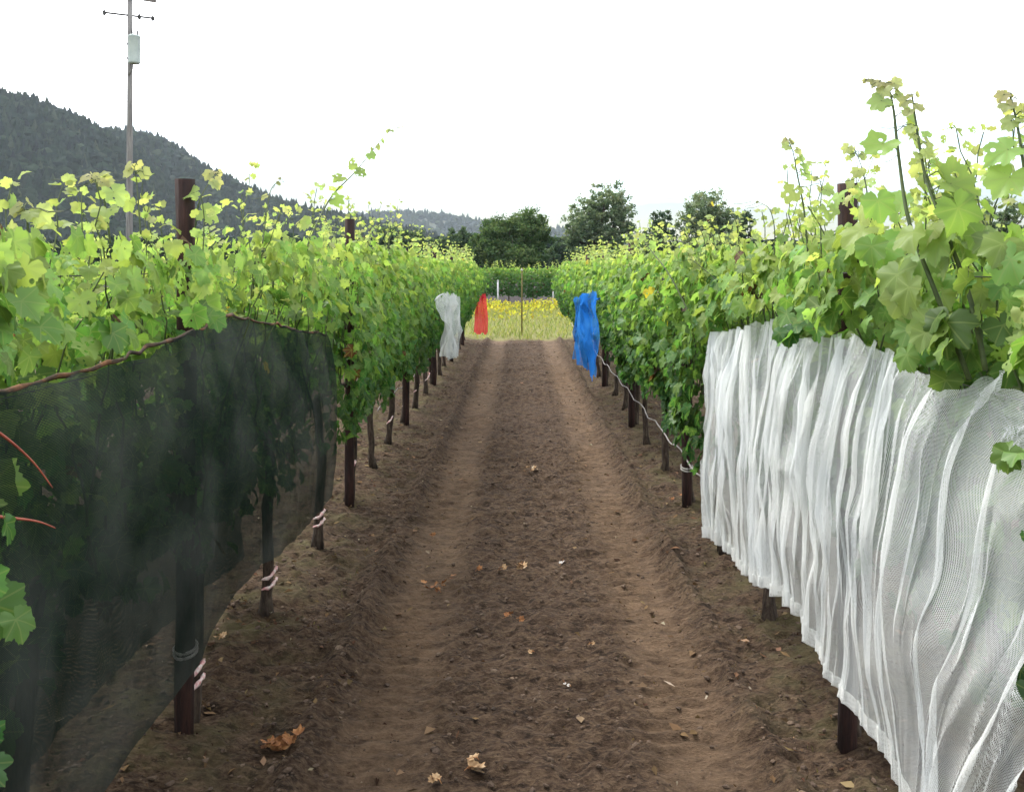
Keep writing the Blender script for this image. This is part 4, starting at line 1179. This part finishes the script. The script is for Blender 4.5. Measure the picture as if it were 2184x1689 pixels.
# far woods closing the horizon
def woods(name, label, X0, X1, Y0, Y1, n, h, seed, mat, zfun=None, conif=0.5):
    r = np.random.RandomState(seed)
    x = r.uniform(X0, X1, n); y = r.uniform(Y0, Y1, n)
    z = zfun(x, y) if zfun else np.zeros(n)
    ok = z > -5
    x, y, z = x[ok], y[ok], z[ok]; n = len(x)
    hh = h * r.uniform(.55, 1.25, n)
    con = r.rand(n) < conif
    V, F, A = [], [], []
    b = 0
    k = 7
    # each tree: three stacked ragged skirts (conifer) or a lumpy dome
    ring = np.arange(k) / k * 6.283
    prof_c = [(0.30, .06), (0.23, .34), (0.26, .36), (0.15, .64), (0.17, .66), (0.01, 1.0)]
    prof_d = [(0.22, .05), (0.42, .30), (0.46, .52), (0.38, .76), (0.20, .94), (0.02, 1.0)]
    pr = np.where(con[:, None, None], np.array(prof_c)[None], np.array(prof_d)[None])
    rr_ = pr[..., 0][..., None] * hh[:, None, None] * (1 + r.uniform(-.38, .38, (n, 6, k))) * np.where(con, .85, 1.0)[:, None, None]
    a = ring[None, None] + r.rand(n, 1, 1) * 6.28
    zz = pr[..., 1][..., None] * hh[:, None, None] * np.where(con, 1.15, .8)[:, None, None] + r.uniform(-.05, .05, (n, 6, k)) * hh[:, None, None]
    P = np.stack([x[:, None, None] + rr_ * np.cos(a), y[:, None, None] + rr_ * np.sin(a), z[:, None, None] + zz], -1)
    f = []
    for i in range(5):
        for j in range(k):
            f.append((i * k + j, i * k + (j + 1) % k, (i + 1) * k + (j + 1) % k, (i + 1) * k + j))
    F = (np.array(f)[None] + (np.arange(n) * 6 * k)[:, None, None]).reshape(-1, 4)
    t = np.clip(r.normal(.45, .25, n), 0, 1)
    A = np.stack([np.repeat(t, 6 * k), np.zeros(n * 6 * k), np.zeros(n * 6 * k), np.repeat(r.rand(n), 6 * k)], -1)
    o = mesh_obj(name, P.reshape(-1, 3), F, mat, attr=A)
    return tag(o, label, 'woods', kind='stuff')
M_WOODS = tree_leaf('far_woods', (0.005, 0.013, 0.009), (0.011, 0.024, 0.013), (0.030, 0.044, 0.022))
woods('distant_woods', 'dark band of distant woods along the valley floor', -330, 330, 190, 260, 700, 8.5, 5, M_WOODS, conif=0.0)

# ------------------------------------------------------------------ hills
def hill(name, sil, Y, depth, seed, mat, rough=1.0):
    P = np.array([(at(px, py, Y)[0], max(0.0, at(px, py, Y)[2])) for px, py in sil])
    def H(x, y):
        r = np.interp(x, P[:, 0], P[:, 1])
        t = (np.asarray(y) - Y) / depth
        sl = np.clip(1 - np.abs(t), 0, 1)
        sl = sl * sl * (3 - 2 * sl)
        spur = 1 + rough * 0.22 * (fbm(x / 160, y / 420, seed, 3)) * (1 - sl) * 4
        return r * sl * np.clip(spur, .3, 1.6)
    xs = np.linspace(P[0, 0], P[-1, 0], 140); ys_ = np.linspace(Y - depth, Y + depth, 60)
    XX, YY = np.meshgrid(xs, ys_)
    ZZ = H(XX, YY) - 1.0
    i = np.arange(XX.size).reshape(XX.shape)
    F = np.stack([i[:-1, :-1], i[:-1, 1:], i[1:, 1:], i[1:, :-1]], -1).reshape(-1, 4)
    tag(mesh_obj(name, np.stack([XX, YY, ZZ], -1).reshape(-1, 3), F, mat, smooth=True), kind='structure')
    return H, P
M_HILL = rough_mat('hill_ground', (0.025, 0.036, 0.020), (0.045, 0.055, 0.030), 0.02, 0.95, 0)
H1, P1 = hill('hill', [(-420, 120), (-200, 165), (0, 222), (60, 231), (110, 249), (170, 276), (215, 303), (260, 335), (320, 400), (380, 480), (450, 563)], 900, 330, 7, M_HILL)
H2, P2 = hill('hill', [(-100, 300), (100, 296), (220, 296), (290, 298), (340, 312), (385, 342), (420, 370), (500, 402), (560, 434), (640, 458), (700, 472), (800, 492), (900, 515), (1000, 545), (1060, 563)], 1150, 380, 9, M_HILL)
H3, P3 = hill('far_hill', [(560, 500), (680, 474), (790, 464), (870, 462), (950, 468), (1020, 480), (1110, 492), (1250, 505), (1400, 530), (1560, 563)], 2600, 600, 12, M_HILL, .4)
woods('hillside_forest', 'dark forest of conifers and broadleaf trees covering the near hill on the left', P1[0, 0], P1[-1, 0], 590, 960, 8500, 14, 15, M_WOODS, lambda x, y: np.where(H1(x, y) > 2, H1(x, y) - 1.5, -99), .5)
woods('hillside_forest', 'dark forest over the lower hill sloping down to the right', P2[0, 0], P2[-1, 0], 790, 1200, 8500, 15, 16, M_WOODS, lambda x, y: np.where(H2(x, y) > 2, H2(x, y) - 1.5, -99), .4)
woods('hillside_forest', 'pale blue forest on the farthest low hill', P3[0, 0], P3[-1, 0], 2150, 2650, 2200, 22, 17, M_WOODS, lambda x, y: np.where(H3(x, y) > 2, H3(x, y) - 1.5, -99), .3)

# ------------------------------------------------------------------ air
hz = MB().box((0, 1550, 169), 7400, 4200, 342).build('haze', None)
hz.data.materials.clear()
m, N, L, o = new_mat('haze')
pv = N('ShaderNodeVolumePrincipled')
pv.inputs['Color'].default_value = (0.76, 0.86, 1.0, 1)
pv.inputs['Density'].default_value = 0.00006
pv.inputs['Anisotropy'].default_value = 0.3
L(pv.outputs[0], o.inputs['Volume'])
hz.data.materials.append(m)
tag(hz, 'thin pale blue haze over the valley', 'haze', kind='stuff')
